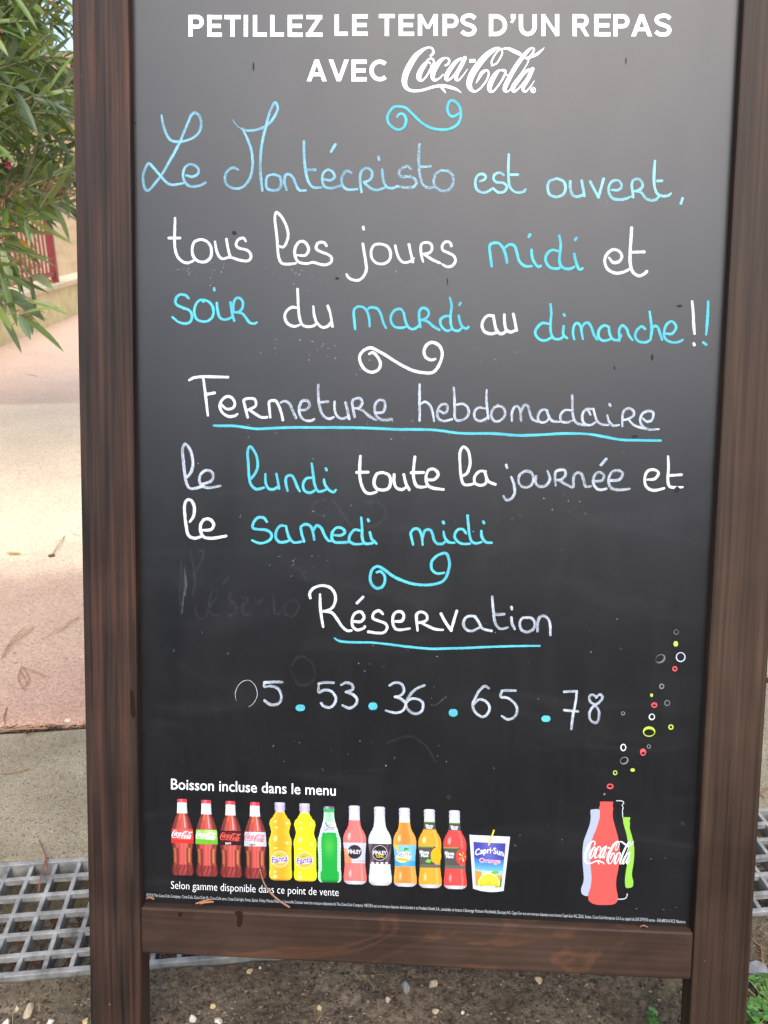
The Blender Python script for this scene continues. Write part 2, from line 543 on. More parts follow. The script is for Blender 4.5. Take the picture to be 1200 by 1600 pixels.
# ---- handwriting, line by line
HAND = [
 ("pale blue word Le with a looped capital", 'c', 'A', 4.9,
  "213,152 222,210 240,270 262,320 295,352 340,358 400,350 460,325 505,285 522,235 518,180 500,145 472,130 445,150 425,195 395,265 360,350 320,430 270,520 215,615 160,685 125,728 95,738 75,700 68,640 80,580 112,528 150,562 205,625 250,675 290,695 340,690 388,680;"
  "408,622 450,632 490,615 502,585 485,552 440,535 400,555 382,600 385,650 410,690 450,708 510,700 555,678"),
 ("pale blue handwritten name with a tall looped capital M", 'c', 'A', 5.0,
  "808,575 775,560 735,580 710,625 715,680 750,712 800,725 850,710 890,665 915,610 925,530 915,430 885,340 848,265;768,185,4 785,212,6 810,240,6.5 845,262,6;"
  "840,255 870,270 940,268 1010,245 1060,210 1100,150 1120,95 1100,50 1065,110 1040,190 1015,290 995,390 985,500 985,600 1000,740;"
  "1075,615 1040,630 1030,680 1040,725 1090,740 1135,725 1148,680 1135,630 1090,615 1070,617;"
  "B:240,735 B:225,680 B:228,625 B:255,612 B:290,640 B:315,700 B:340,738 B:388,738;"
  "B:375,358 B:375,430 B:380,520 B:392,610 B:410,670 B:440,710 B:475,718 B:512,715;B:400,578 B:462,578;B:620,380 B:588,435;"
  "B:525,650 B:580,660 B:615,635 B:600,595 B:560,578 B:525,610 B:520,670 B:540,712 B:590,722 B:640,710 B:662,700;"
  "B:745,600 B:715,585 B:685,605 B:668,650 B:680,705 B:720,732 B:790,728;"
  "B:825,750 B:815,690 B:815,620 B:830,580 B:870,563 B:905,590 B:905,630 B:880,660 B:845,672;B:845,675 B:870,700 B:905,725 B:950,735 B:1005,718;"
  "B:985,578 B:992,640 B:1005,690 B:1030,718 B:1070,720 B:1105,705;B:958,478 B:961,498"),
 ("worn patchy blue letters sto at the end of the name", 'o', 'C', 5.2,
  "410,570 380,550 335,570 318,605 340,632 400,630 445,655 450,690 420,715 360,715 300,705;"
  "478,380 472,460 475,560 485,640 505,690 540,718 590,712;490,555 560,550;"
  "650,583 605,610 590,665 605,715 650,740 705,735 738,690 738,630 705,590 645,583"),
 ("pale blue word est", 'e', 'D', 4.8,
  "150,318 185,305 192,275 165,260 130,275 112,325 125,380 165,405 205,400 238,380;"
  "335,270 305,250 265,265 255,300 280,325 330,330 358,360 340,395 295,405 252,372;"
  "375,108 372,180 372,270 378,340 400,385 440,405 485,400 505,382;392,265 445,265"),
 ("pale blue word ouvert with a comma", 'e', 'E', 5.0,
  "155,245 95,265 78,317 95,370 148,389 200,370 218,317 200,268 150,245;"
  "255,268 255,320 270,370 300,388 340,380 362,365;345,262 355,320 365,380;412,270 440,330 472,385;515,250 495,320 475,390;"
  "580,335 630,335 655,305 635,265 590,265 560,300 555,350 580,395 620,410 680,405 735,385;"
  "745,388 740,340 735,290 750,258 785,250 815,275 815,315 780,340 755,345;770,345 810,355 840,395 880,415 920,412 945,390;"
  "915,110 910,180 908,260 915,320 935,365 975,382 1015,380 1038,365;935,265 970,263;1130,400 1118,440"),
 ("white word tous", 'W', 'H', 5.0,
  "118,105 116,180 114,260 118,340 135,400 170,440 215,455 260,438;70,260 155,260;"
  "310,275 270,290 252,345 262,405 300,442 355,445 395,410 402,350 380,300 340,275 300,272;"
  "430,290 440,350 460,400 490,422 530,412 550,400;520,270 530,330 548,410;"
  "670,285 650,260 610,275 595,315 620,340 680,355 710,390 705,425 675,440 620,432 568,415"),
 ("white word les", 'W', 'I', 5.0,
  "185,325 215,330 240,290 252,230 235,160 200,95 160,60 148,105 155,180 165,260 170,340 178,410 200,455 245,465 310,458;"
  "325,395 385,395 412,350 385,295 340,290 308,335 305,395 330,445 390,460 440,450;"
  "550,320 530,295 485,300 470,340 500,365 565,390 592,420 580,455 530,470 455,452"),
 ("white word jours", 'W', 'J', 4.9,
  "185,258 195,320 208,400 212,460 190,510 150,540 100,535 70,515 58,495;188,125 192,142;"
  "320,258 275,265 250,310 255,365 290,405 345,412 390,385 402,330 380,280 330,258 295,258;"
  "438,270 455,340 480,385 515,402 560,390 578,370;545,262 560,330 575,395;"
  "655,395 640,330 640,265 670,245 715,255 725,295 705,325 665,335;670,340 720,375 785,405;"
  "875,270 865,245 830,240 805,270 810,305 850,325 895,350 908,390 885,425 845,435 805,415"),
 ("cyan word midi beside the word et on the third line", 'C', 'K', 5.2,
  "78,325 70,260 65,190 95,170 130,175 160,215 175,265 180,300;165,205 195,182 230,190 248,240 262,290 300,325 345,325;"
  "345,218 350,270 370,310 390,330 405,325;334,116 327,128;"
  "520,225 480,218 445,250 440,295 470,335 520,342 545,325;530,122 540,180 532,260 535,310 560,340 600,345 630,330;"
  "630,245 640,290 655,335 670,350 685,340;645,138 638,148"),
 ("white word et ending the third line", 'W', 'K', 5.4,
  "865,270 890,300 930,295 950,260 930,225 890,215 850,245 835,295 855,345 905,372 960,365 1000,345;"
  "1015,70 1010,150 1005,230 1005,300 1020,360 1060,390 1095,380 1115,362;1020,232 1098,230"),
 ("cyan word soir", 'C', 'L', 4.8,
  "222,128 195,105 150,105 122,140 130,180 180,205 230,225 250,265 240,310 205,328 150,318 98,278;"
  "340,155 320,142 285,170 268,230 285,290 330,312 380,305 415,265 415,205 385,160 340,142;"
  "445,168 450,220 465,275 500,298 545,288 565,272;424,53 425,66;552,165 562,235 580,305;"
  "575,240 575,170 595,132 625,130 648,160 645,205 620,235 590,242;595,240 640,248 670,280 700,320 735,330 755,320"),
 ("white word du", 'W', 'M', 5.0,
  "170,155 130,152 90,180 75,225 95,275 145,300 190,290;175,10 178,80 182,160 190,230 210,285 250,302 295,298 320,280;"
  "298,145 305,210 325,270 370,308 415,295 440,265;412,142 430,200 448,300"),
 ("cyan word mardi", 'C', 'M', 4.9,
  "625,320 618,250 615,175 650,145 695,155 720,190 735,240 738,300;720,170 745,152 795,160 825,205 845,270 865,312;"
  "N:155,195 N:130,165 N:85,175 N:55,220 N:60,275 N:95,308 N:150,310 N:180,295;N:155,195 N:165,250 N:185,300 N:220,322 N:255,310 N:275,290;"
  "N:285,305 N:275,240 N:278,180 N:305,155 N:340,170 N:350,205 N:325,240 N:290,250;N:295,250 N:340,262 N:385,300 N:432,328;"
  "N:515,220 N:475,222 N:440,250 N:450,300 N:490,335 N:525,325;N:515,78 N:528,140 N:520,210 N:522,280 N:540,325 N:580,335 N:605,315;"
  "N:585,218 N:592,260 N:610,300 N:640,318 N:660,305;N:596,118 N:590,132"),
 ("white word au", 'W', 'N', 5.2,
  "850,220 815,215 780,245 765,295 785,340 830,358 875,350;855,218 865,280 880,330 910,358 945,345 952,325;"
  "940,210 942,270 955,325 990,345 1025,330;1010,205 1022,260 1035,330"),
 ("cyan word dimanche", 'C', 'O', 4.9,
  "150,185 110,180 75,210 65,245 90,280 130,288 165,270;160,62 165,120 160,190 163,240 180,275 215,280 245,262;"
  "243,200 240,250 262,272;244,126 248,134;308,280 300,240 308,195 330,180 350,205 355,240 362,278;352,215 370,185 395,178 415,205 430,250 450,280;"
  "525,205 495,195 465,220 460,265 490,290 535,280;525,205 530,245 550,280 585,285 602,255;"
  "592,290 590,225 610,195 635,215 650,255 672,285;750,215 730,200 700,225 690,265 715,295 760,298 785,280;"
  "780,110 788,170 792,230 785,285;792,230 805,200 830,205 845,245 858,285;"
  "880,245 920,245 945,205 920,170 885,190 870,240 880,280 920,300 960,298 985,285"),
 ("white exclamation mark", 'W', 'O', 5.0, "1045,45 1052,120 1055,190 1060,245;1056,308 1059,316"),
 ("cyan exclamation mark", 'C', 'O', 5.0, "1145,45 1142,130 1137,200 1132,250;1116,302 1131,313"),
 ("white word Fermeture with an overlong top bar", 'W', 'P', 5.0,
  "80,95 120,75 200,68 290,70 380,72;190,85 200,160 210,240 225,370;215,205 275,195;"
  "335,290 370,320 415,315 435,280 415,235 375,222 335,250 318,300 340,350 385,378 430,375 455,360;"
  "535,385 520,325 505,260 515,245 545,238 590,245 600,290 570,315 540,325;545,325 590,355 640,385 685,385;"
  "712,385 705,320 702,270 720,255 755,258 780,300 800,360 810,405"),
 ("white letters etu-re closing the word Fermeture", 'w', 'Q', 4.9,
  "P:795,270 P:830,260 P:865,285 P:885,330 P:912,390;"
  "P:940,330 P:990,325 P:1020,290 P:1000,255 P:960,260 P:938,310 P:945,370 P:980,408 P:1030,412 P:1055,400;"
  "287,108 287,180 293,250 310,320 340,360 375,372 405,360;300,243 362,238;415,240 415,300 430,345 465,370 505,362 525,345;500,245 515,310 528,370;"
  "570,355 560,300 552,240 575,215 615,215 630,250 605,285 575,290;590,290 640,310 690,355 740,382;"
  "735,325 790,320 808,280 800,235 765,225 735,255 728,310 745,355 790,382 860,375"),
 ("greyish white word hebdomadaire", 'w', 'R', 4.6,
  "78,55 78,130 78,220 78,335;80,210 115,190 150,205 175,255 192,340;"
  "240,262 270,278 295,255 290,215 255,208 228,235 215,285 230,325 270,340 330,325;"
  "345,80 350,160 352,240 352,310 375,335 425,325 460,285 455,235 415,205 355,215;"
  "590,240 540,235 508,265 510,315 545,340 590,325 612,305;602,98 600,180 608,260 615,320;"
  "690,215 650,250 638,300 665,340 710,335 745,290 735,240 700,222 660,232;"
  "800,340 800,280 815,235 845,225 865,265 870,335;870,265 895,215 925,225 940,280 960,325 1000,345;"
  "S:175,260 S:145,250 S:110,275 S:102,325 S:130,350 S:170,340 S:190,310;S:170,255 S:190,310 S:220,340 S:270,345;"
  "S:365,255 S:315,255 S:280,290 S:285,340 S:330,350 S:370,335;S:370,142 S:372,220 S:375,290 S:395,345 S:430,365 S:470,372;"
  "S:535,250 S:490,245 S:455,275 S:450,330 S:475,365 S:515,370 S:550,350;S:535,245 S:550,300 S:565,340 S:600,365 S:650,370;S:500,265 S:512,288;"
  "S:645,295 S:655,340 S:690,375 S:735,370;S:661,208 S:667,218;"
  "S:762,380 S:762,320 S:770,265 S:810,240 S:848,262 S:845,300 S:800,325 S:775,330;S:810,325 S:850,370 S:900,390 S:935,397;"
  "S:920,320 S:960,345 S:995,325 S:1002,275 S:965,260 S:920,280 S:900,330 S:920,380 S:970,405 S:1045,402"),
 ("greyish white word le before the blue word lundi", 'w', 'T', 5.2,
  "105,290 130,250 140,190 125,110 88,60 68,100 75,190 85,270 95,330 115,365 150,370 210,352;"
  "205,338 255,325 280,295 270,255 230,245 195,270 185,315 205,350 250,365 330,352"),
 ("cyan word lundi", 'C', 'T', 4.9,
  "545,300 575,260 590,210 580,140 540,80 520,115 525,200 530,290 545,345 580,375 630,365;"
  "643,270 645,330 665,370 700,375 735,355;720,270 730,320 738,370;797,385 785,330 790,290 825,280 850,320 865,360 882,388;"
  "980,295 930,300 905,340 915,385 955,400 990,380;965,198 975,270 985,340 1010,390 1050,385 1075,370;"
  "1050,310 1058,345 1085,380 1115,395 1132,380;1064,233 1068,242"),
 ("white word toute", 'W', 'U', 5.4,
  "107,105 102,180 102,250 118,320 145,365 180,375 222,362;82,222 162,220;"
  "270,222 225,235 205,290 220,335 265,350 310,335 325,285 310,240 265,222;"
  "350,240 350,295 370,335 410,345 440,325;420,240 435,300 458,345;"
  "500,112 492,180 490,250 505,310 535,328 580,325;475,225 560,222;"
  "590,275 640,272 668,235 640,200 600,205 580,250 590,310 630,335 705,345"),
 ("white word la", 'W', 'U', 5.0,
  "850,245 880,220 898,150 885,70 850,38 825,80 825,170 832,250 850,305 890,312 930,300;"
  "1010,215 965,215 930,255 935,300 980,315 1015,290 1005,225;1005,225 1030,285 1078,308"),
 ("white word journee with an accent", 'w', 'j', 5.0,
  "112,215 128,260 132,310 110,345 80,352 66,330;82,143 86,157;"
  "190,180 160,205 158,250 185,275 225,268 245,230 235,190 205,178 185,182;"
  "262,210 260,250 285,272 325,262 345,225 330,178;"
  "380,265 375,210 385,178 430,172 440,200 415,230 390,232;400,232 435,255 480,275;"
  "488,272 488,220 505,190 535,195 550,235 560,270 592,270;655,140 685,106;"
  "620,240 660,235 672,205 645,185 615,205 608,255 640,290 685,285;"
  "715,235 765,230 785,195 760,175 720,185 700,235 715,280 765,292 825,285"),
 ("white word et ending the line of the word toute", 'W', 'j', 4.9,
  "935,230 980,225 1002,190 975,170 935,180 918,225 930,275 975,295 1035,282;"
  "1060,90 1062,160 1058,230 1068,270 1105,278 1148,275;1075,205 1140,200"),
 ("white word le before the blue word samedi", 'W', 'T', 5.4,
  "120,600 145,560 150,500 130,455 100,450 82,490 85,560 95,640 110,695 150,715 195,705;"
  "205,660 265,655 285,620 260,585 220,585 195,620 195,670 220,708 280,715 370,700"),
 ("cyan word samedi", 'C', 'V', 5.0,
  "185,175 160,145 115,145 80,185 78,225 120,235 180,240 220,270 215,310 170,338 120,342 72,322;"
  "335,215 295,205 260,245 255,300 285,335 340,330 370,312;335,210 345,260 365,310 400,338 450,332;"
  "475,328 460,280 450,230;450,215 485,195 525,210 545,260 555,315;550,240 575,205 610,225 635,280 665,322 690,325;"
  "705,280 765,282 795,255 770,225 725,225 695,265 695,310 725,338 815,335;"
  "915,245 870,240 835,280 830,325 870,350 930,348;922,145 928,220 930,300 950,345 1000,345 1025,328;"
  "990,260 1005,310 1040,345;976,160 980,169"),
 ("cyan word midi after the word samedi", 'C', 'W', 5.0,
  "428,305 415,250 410,210 440,180 475,190 495,240 502,305;505,245 520,195 560,190 580,225 590,265 615,295 655,298 685,275;"
  "665,205 675,250 705,285 750,290;662,128 666,136;"
  "840,215 815,185 775,190 752,230 765,270 810,298 870,298;853,80 860,160 868,230 885,280 920,295 960,285;"
  "960,200 965,245 995,285 1040,290;976,126 980,134"),
 ("white word Reservation with an accent and a hooked capital", 'W', 'X', 5.0,
  "75,170 70,135 100,95 160,75 220,85 260,125 272,180 255,235 220,265 180,275;150,145 152,230 160,310 175,395;"
  "180,275 240,285 280,330 320,390 360,425 395,425;485,165 440,210;"
  "420,355 470,355 495,320 470,280 425,290 402,335 405,390 440,420 485,410 500,395;"
  "640,295 610,270 570,290 565,330 610,350 660,370 675,405 650,440 600,445 530,435;"
  "740,355 790,350 805,310 785,280 740,285 718,330 725,390 760,420 850,410;"
  "912,425 905,350 905,300 940,280 980,300 985,340 950,360 915,365;930,360 990,390 1050,415 1110,420;"
  "Y:245,245 Y:280,310 Y:325,375;Y:368,225 Y:345,300 Y:325,370"),
 ("thin white letters ation", 'w', 'Y', 4.9,
  "530,290 495,262 445,270 420,315 435,360 480,380 540,355;510,265 540,310 570,360 640,378;"
  "645,112 650,180 660,270 675,330 710,362 765,352;665,250 738,248;795,275 800,320 820,362;795,194 799,208;"
  "915,275 880,280 860,320 875,370 920,388 965,365 980,320 955,280 910,273;"
  "1000,380 1000,320 1015,275 1050,262 1085,290 1098,340 1100,412"),
 ("grey white digits 05", 'w', 'Z', 4.9,
  "185,262,4 225,230,4.6 250,170,5 235,105,5 195,65,5 145,68,5 105,105,4.6 85,160,4.2 92,215,2;"
  "435,75 370,75 305,78;305,78 302,110 350,105 405,125 430,175 420,225 380,245 340,240 305,215"),
 ("grey white digits 53", 'w', 'Z', 4.9,
  "820,80 760,78 712,85;712,85 710,150 750,135 805,145 838,190 830,235 795,265 750,255 730,235;"
  "880,95 920,78 960,95 965,130 915,150;915,150 970,170 998,205 985,245 940,270 890,250"),
 ("grey white digits 36", 'w', 'a', 4.7,
  "140,100 180,78 230,92 245,140 220,175 180,185;180,185 230,205 260,240 235,290 180,305 110,288;"
  "400,100 340,125 285,180 260,240 285,290 335,312 380,290 388,235 355,205 300,200 265,230"),
 ("grey white digits 65", 'w', 'a', 4.7,
  "880,120 850,105 810,140 780,195 760,245 780,300 830,335 870,315 888,265 860,220 810,205 770,240;"
  "1080,140 1020,138 980,142;980,142 972,185 1025,195 1075,235 1095,285 1075,335 1025,355 980,330"),
 ("grey white digits 78 with a crossed seven", 'w', 'b', 4.6,
  "555,168 610,165 660,165;660,165 655,230 640,310 625,390 615,485;555,325 610,330 670,335;"
  "830,215 800,195 770,205 775,250 820,285 850,340 845,410 815,432 775,405 770,345 800,295 860,250 880,210 855,190 825,218"),
]
for lab, m, cr, w, spec in HAND:
    chalk("chalk_word" if 'digits' not in lab else "chalk_digits", lab, m, cr, w, spec)
for cr, x, y, rx, ry, lab in (('Z', 573, 268, 36, 27, "between 05 and 53"), ('Z', 1117, 256, 34, 31, "between 53 and 36"),
                              ('a', 615, 305, 34, 31, "between 36 and 65"), ('b', 398, 397, 39, 30, "between 65 and 78")):
    chalk("chalk_dot", "cyan dot "+lab, 'C', cr, 4, "*%g,%g,%g,%g" % (x, y, rx, ry))
chalk("chalk_flourish", "cyan scroll under the printed logo", 'C', 'G', 4.9,
      "245,305 262,275 300,262 335,285 355,330 350,390 325,435 285,458 235,460 185,430 140,385 122,330 132,270 170,210 215,178 285,175 350,190 410,240 480,310 550,375 630,425 720,455 820,465 910,450 990,405 1030,340 1040,270 1030,190 990,130 940,98 905,105 880,150 872,210 890,265 925,298 970,290 1012,265")
chalk("chalk_flourish", "white scroll above the word Fermeture", 'W', 'M', 5.4,
      "735,515 765,505 800,540 822,590 808,635 760,658 705,640 670,590 660,535 690,490 745,468 800,490 870,530 940,575 1020,620 1100,652 N:350,665 N:400,645 N:440,580 N:455,510 N:430,450 N:375,425 N:330,450 N:312,500 N:330,545 N:370,562 N:400,555")
chalk("chalk_flourish", "cyan scroll above the word Reservation", 'C', 'W', 5.2,
      "145,520 175,515 205,550 205,600 180,638 140,645 105,615 92,565 105,505 145,475 195,495 260,545 330,580 420,610 520,620 610,610 670,580 700,520 712,450 695,385 665,372 610,395 572,440 575,500 615,530 670,525")
chalk("chalk_underline", "long cyan underline", 'C', 'P', 4.8,
      "270,450 320,452 420,452 500,462 600,475 700,472 900,465 Q:600,442 Q:900,455 R:0,405 R:200,410 R:400,435 R:650,437 R:850,452 S:150,445 S:300,437 S:480,440 S:600,458 S:750,485 S:900,490 S:1060,492")
chalk("chalk_underline", "short cyan underline", 'C', 'X', 4.2,
      "265,487 310,510 420,518 560,520 700,535 860,555 Y:170,518 Y:330,515 Y:400,514 Y:600,505 Y:800,498 Y:1015,495")
# old varnish drips and a nail hole on the frame's front face
class FrontInk(Ink):
    def vert(s, x, y, lift, u=0, w=0):
        X, Z = on_board(x, y, 0.0)
        s.v.append((X, -lift, Z)); s.uv.append((u, w))
        return len(s.v)-1
M_DRIP = plain("varnish_drip", (0.022, 0.0095, 0.005, 1), 0.25, n_amt=0.2)
for lab, pts_ in (("dark varnish drip on the bottom rail", [(366, 1424), (378, 1424), (379, 1436), (377, 1446), (373, 1448), (370, 1443), (371, 1433)]),
                  ("dark varnish drip on the reddish stile", [(203.5, 1078), (207.5, 1080), (210.5, 1100), (212, 1115), (208, 1121), (204.5, 1112)]),
                  ("dark nail hole in the bottom rail", [(279, 1426), (283, 1425), (285, 1429), (283, 1432), (279, 1431)])):
    fi = FrontInk(); fi.poly(catmull(pts_+[pts_[0]], 4)[:-1], None, 0.0006)
    fi.build("varnish_drip" if 'drip' in lab else "nail_hole", M_DRIP, lab, sign)
# what earlier writing left behind after wiping
for lab, m_, w_, spec in (
    ("faint wiped beginning of an older word", 'x', 5, "70,100 70,180 60,280 55,370;50,60 48,180 40,260 52,370;150,10 180,0 170,60 120,150;100,0 120,80 130,180 118,260;130,330 150,395 190,390 210,340 240,300 265,250 235,240 215,300 225,370 260,380;330,155 290,200;350,240 330,280 370,320 360,370 325,380;405,270 440,290 410,330 420,375 460,370;480,280 500,320 520,285;590,270 600,370 630,365;700,290 660,320 660,370 700,385 740,330 720,290;690,90 750,120 780,170"),
    ("faint wiped scroll below the word lundi", 'x', 5, "V:640,0 V:570,20 V:545,70 V:580,120 V:650,145;V:700,10 V:750,70 V:800,150 V:860,220;V:940,20 V:1040,20 V:1100,60 V:1110,120 V:1060,190 V:980,220"),
    ("faint wiped ring above the digits 53", 'x', 5, "p:455,1040 p:470,1025 p:490,1040 p:488,1065 p:468,1070 p:455,1050"),
    ("faint wiped arc below the digits 36", 'x', 5, "p:606,1160 p:640,1150 p:665,1165 p:680,1190"),
    ("pale smear left of the word Reservation", 'y', 2.2, "72,115 72,200 62,290 56,360;78,150 80,220;85,190 72,260"),
    ("pale drips below the word ouvert", 'y', 2.2, "E:480,430 E:500,470;E:545,420 E:530,465"),
    ("pale scribble right of the digits 36", 'y', 2.0, "a:450,245 a:480,250 a:520,220 a:560,185")):
    chalk("wiped_chalk", lab, m_, 'g', w_, spec)
rs = random.Random(21)
dust = Ink()
for (cx, cy, sx, sy, n) in ((330, 425, 70, 14, 26), (480, 430, 60, 16, 22), (620, 425, 40, 10, 10), (470, 540, 60, 22, 34), (560, 560, 18, 22, 10),
                            (760, 545, 60, 22, 14), (620, 660, 260, 12, 20), (600, 800, 250, 22, 24), (470, 880, 40, 20, 14), (700, 1010, 330, 60, 36),
                            (500, 1180, 270, 30, 24), (860, 800, 180, 70, 20), (1040, 1420, 30, 20, 5), (700, 1330, 340, 60, 20), (560, 700, 330, 30, 24)):
    for _ in range(n):
        x, y = rs.gauss(cx, sx*0.6), rs.gauss(cy, sy*0.6)
        if not 225 < x < 1090: continue
        r = rs.choice((0.35, 0.5, 0.5, 0.7, 1.1))
        if rs.random() < 0.25:
            a = rs.uniform(0, pi); l = rs.uniform(1.5, 5)
            dust.ribbon([(x, y, 0.8), (x+cos(a)*l, y+sin(a)*l, 0.6)], round_cap=False)
        else:
            dust.ellipse(x, y, r*rs.uniform(0.8, 1.5), r, n=7)
o = dust.build("chalk_specks", CHALK['s']); o['kind'] = 'stuff'
for (x, y, rx, ry) in ((366, 364, 3.6, 3.2), (527, 435, 3.5, 2), (632, 900, 5, 4.5), (701, 1245, 4.2, 4.6), (1066, 1286, 4.2, 4.2), (1062, 478, 4.6, 2.0),
                       (1019, 558, 1.8, 5), (960, 575, 1.2, 3.5), (992, 682, 5, 2.4), (211, 192, 2.2, 2.0), (699, 440, 1.0, 6), (396, 104, 1.3, 8), (978, 95, 0.8, 6), (1058, 765, 5, 5)):
    d = Ink()
    k = 11
    lf = 0.0006
    d.face([d.vert(x+rx*cos(2*pi*i/k)*rs.uniform(0.75, 1.1), y+ry*sin(2*pi*i/k)*rs.uniform(0.75, 1.1), lf) for i in range(k)])
    if (x, y) == (992, 682): lf = 0.0009
    d.build("dirt_spot", M_DIRT)

# ------------------------------------------------------------------ printed lettering
def mono_word(name, label, boxes, w, mat):
    """geometric capitals; each letter is (char, x0, x1, y0, y1) in photo pixels, w = stroke width in pixels"""
    ink = Ink()
    for ch, x0, x1, y0, y1 in boxes:
        h = w/2
        L, R, T, B = x0+h, x1-h, y0+h, y1-h
        mx, my = (x0+x1)/2, (y0+y1)/2
        W_, H_ = x1-x0, y1-y0
        seg = lambda *p: ink.ribbon([(a, b, w) for a, b in p], round_cap=False)
        def arc(cx, cy, rx, ry, a0, a1, n=18):
            return [(cx+rx*cos(radians(a0+(a1-a0)*i/n)), cy+ry*sin(radians(a0+(a1-a0)*i/n))) for i in range(n+1)]
        P = lambda *q: ink.poly([(x0+W_*a, y0+H_*b) for a, b in q])
        if ch in 'PELRDITFN':
            if ch != 'T' and ch != 'N': seg((L, y0), (L, y1))
        if ch == 'E':
            seg((L, T), (x1, T)); seg((L, B), (x1, B)); seg((L, my), (x1-W_*0.07, my))
        elif ch == 'L': seg((L, B), (x1, B))
        elif ch == 'T': seg((x0, T), (x1, T)); seg((mx, T), (mx, y1))
        elif ch in 'PR':
            rb = (y0+H_*0.64 if ch == 'P' else y0+H_*0.60)-h
            cy, ry = (T+rb)/2, (rb-T)/2
            xr = x1-W_*(0.0 if ch == 'P' else 0.04)-h-ry*0.9
            seg((L, T), (xr, T), *arc(xr, cy, ry*0.9, ry, -90, 90), (xr, rb), (L, rb))
            if ch == 'R': P((0.42, 0.58), (0.66, 0.55), (1.0, 1.0), (0.75, 1.0))
        elif ch == 'D':
            rx = W_*0.52
            seg((L, T), (x1-h-rx, T), *arc(x1-h-rx, my, rx, (B-T)/2, -90, 90), (x1-h-rx, B), (L, B))
        elif ch == 'U':
            ry = H_*0.36
            seg((L, y0), *arc(mx, B-ry, (R-L)/2, ry, 180, 0, 22), (R, y0))
        elif ch == 'C':
            seg(*arc(mx+W_*0.06, my, W_*0.56-h, (B-T)/2, -47, -313, 28))
        elif ch == 'S':
            q = [(0.93, 0.20), (0.72, 0.085), (0.45, 0.075), (0.19, 0.15), (0.12, 0.30), (0.28, 0.43), (0.55, 0.50), (0.82, 0.60), (0.88, 0.75), (0.74, 0.89), (0.48, 0.925), (0.24, 0.89), (0.06, 0.79)]
            ink.ribbon(catmull([(x0+W_*a, y0+H_*b, w) for a, b in q], 5), round_cap=False)
        elif ch == 'Z':
            seg((x0+W_*0.04, T), (x1-W_*0.02, T)); seg((x0, B), (x1, B)); P((0.70, 0.1), (0.97, 0.12), (0.30, 0.9), (0.03, 0.88))
        elif ch == 'A':
            P((0, 1), (0.40, 0), (0.60, 0), (0.22, 1)); P((0.40, 0), (0.60, 0), (1, 1), (0.78, 1)); P((0.24, 0.60), (0.76, 0.60), (0.82, 0.77), (0.18, 0.77))
        elif ch == 'V':
            P((0, 0), (0.22, 0), (0.60, 1), (0.40, 1)); P((0.78, 0), (1, 0), (0.60, 1), (0.40, 1))
        elif ch == 'N':
            seg((L, y0), (L, y1)); seg((R, y0), (R, y1)); P((0.0, 0), (0.2, 0), (1.0, 1.0), (0.8, 1.0))
        elif ch == 'M':
            seg((L, y0), (L, y1)); seg((R, y0), (R, y1)); P((0.0, 0), (0.19, 0), (0.58, 0.68), (0.42, 0.68)); P((0.81, 0), (1, 0), (0.58, 0.68), (0.42, 0.68))
        elif ch == "'":
            P((0.12, 0.0), (0.95, 0.0), (0.95, 0.45), (0.45, 1.0), (0.0, 0.92), (0.38, 0.5), (0.12, 0.5))
    return ink.build(name, mat, label)

def hb(cr, y0, y1, *ls):
    ox, oy, sc = CROPS[cr]
    return [(c, ox+a/sc, ox+b/sc, oy+y0/sc, oy+y1/sc) for c, a, b in ls]
SWD = 6.5
mono_word("printed_word", "white printed word petillez", hb('h', 41, 143, ('P', 44, 116), ('E', 132, 200), ('T', 212, 288), ('I', 303, 323), ('L', 346, 411), ('L', 427, 491), ('E', 509, 579), ('Z', 594, 672)), SWD, M_PRINT)
mono_word("printed_word", "white printed word le in the heading", hb('h', 38, 139, ('L', 729, 791), ('E', 811, 884)), SWD, M_PRINT)
mono_word("printed_word", "white printed word temps", hb('h', 37, 139, ('T', 936, 1011), ('E', 1029, 1101), ('M', 1119, 1212))+hb('i', 37, 140, ('P', 95, 169), ('S', 180, 252)), SWD, M_PRINT)
mono_word("printed_word", "white printed word d'un", hb('i', 37, 140, ('D', 312, 397), ('U', 452, 536), ('N', 557, 641))+hb('i', 37, 80, ("'", 411, 438)), SWD, M_PRINT)
mono_word("printed_word", "white printed word repas", hb('i', 37, 141, ('R', 704, 782), ('E', 805, 881), ('P', 895, 970), ('A', 978, 1077), ('S', 1088, 1166)), SWD, M_PRINT)
mono_word("printed_word", "white printed word avec", hb('h', 250, 352, ('A', 598, 692), ('V', 701, 795), ('E', 808, 879), ('C', 892, 978)), SWD, M_PRINT)

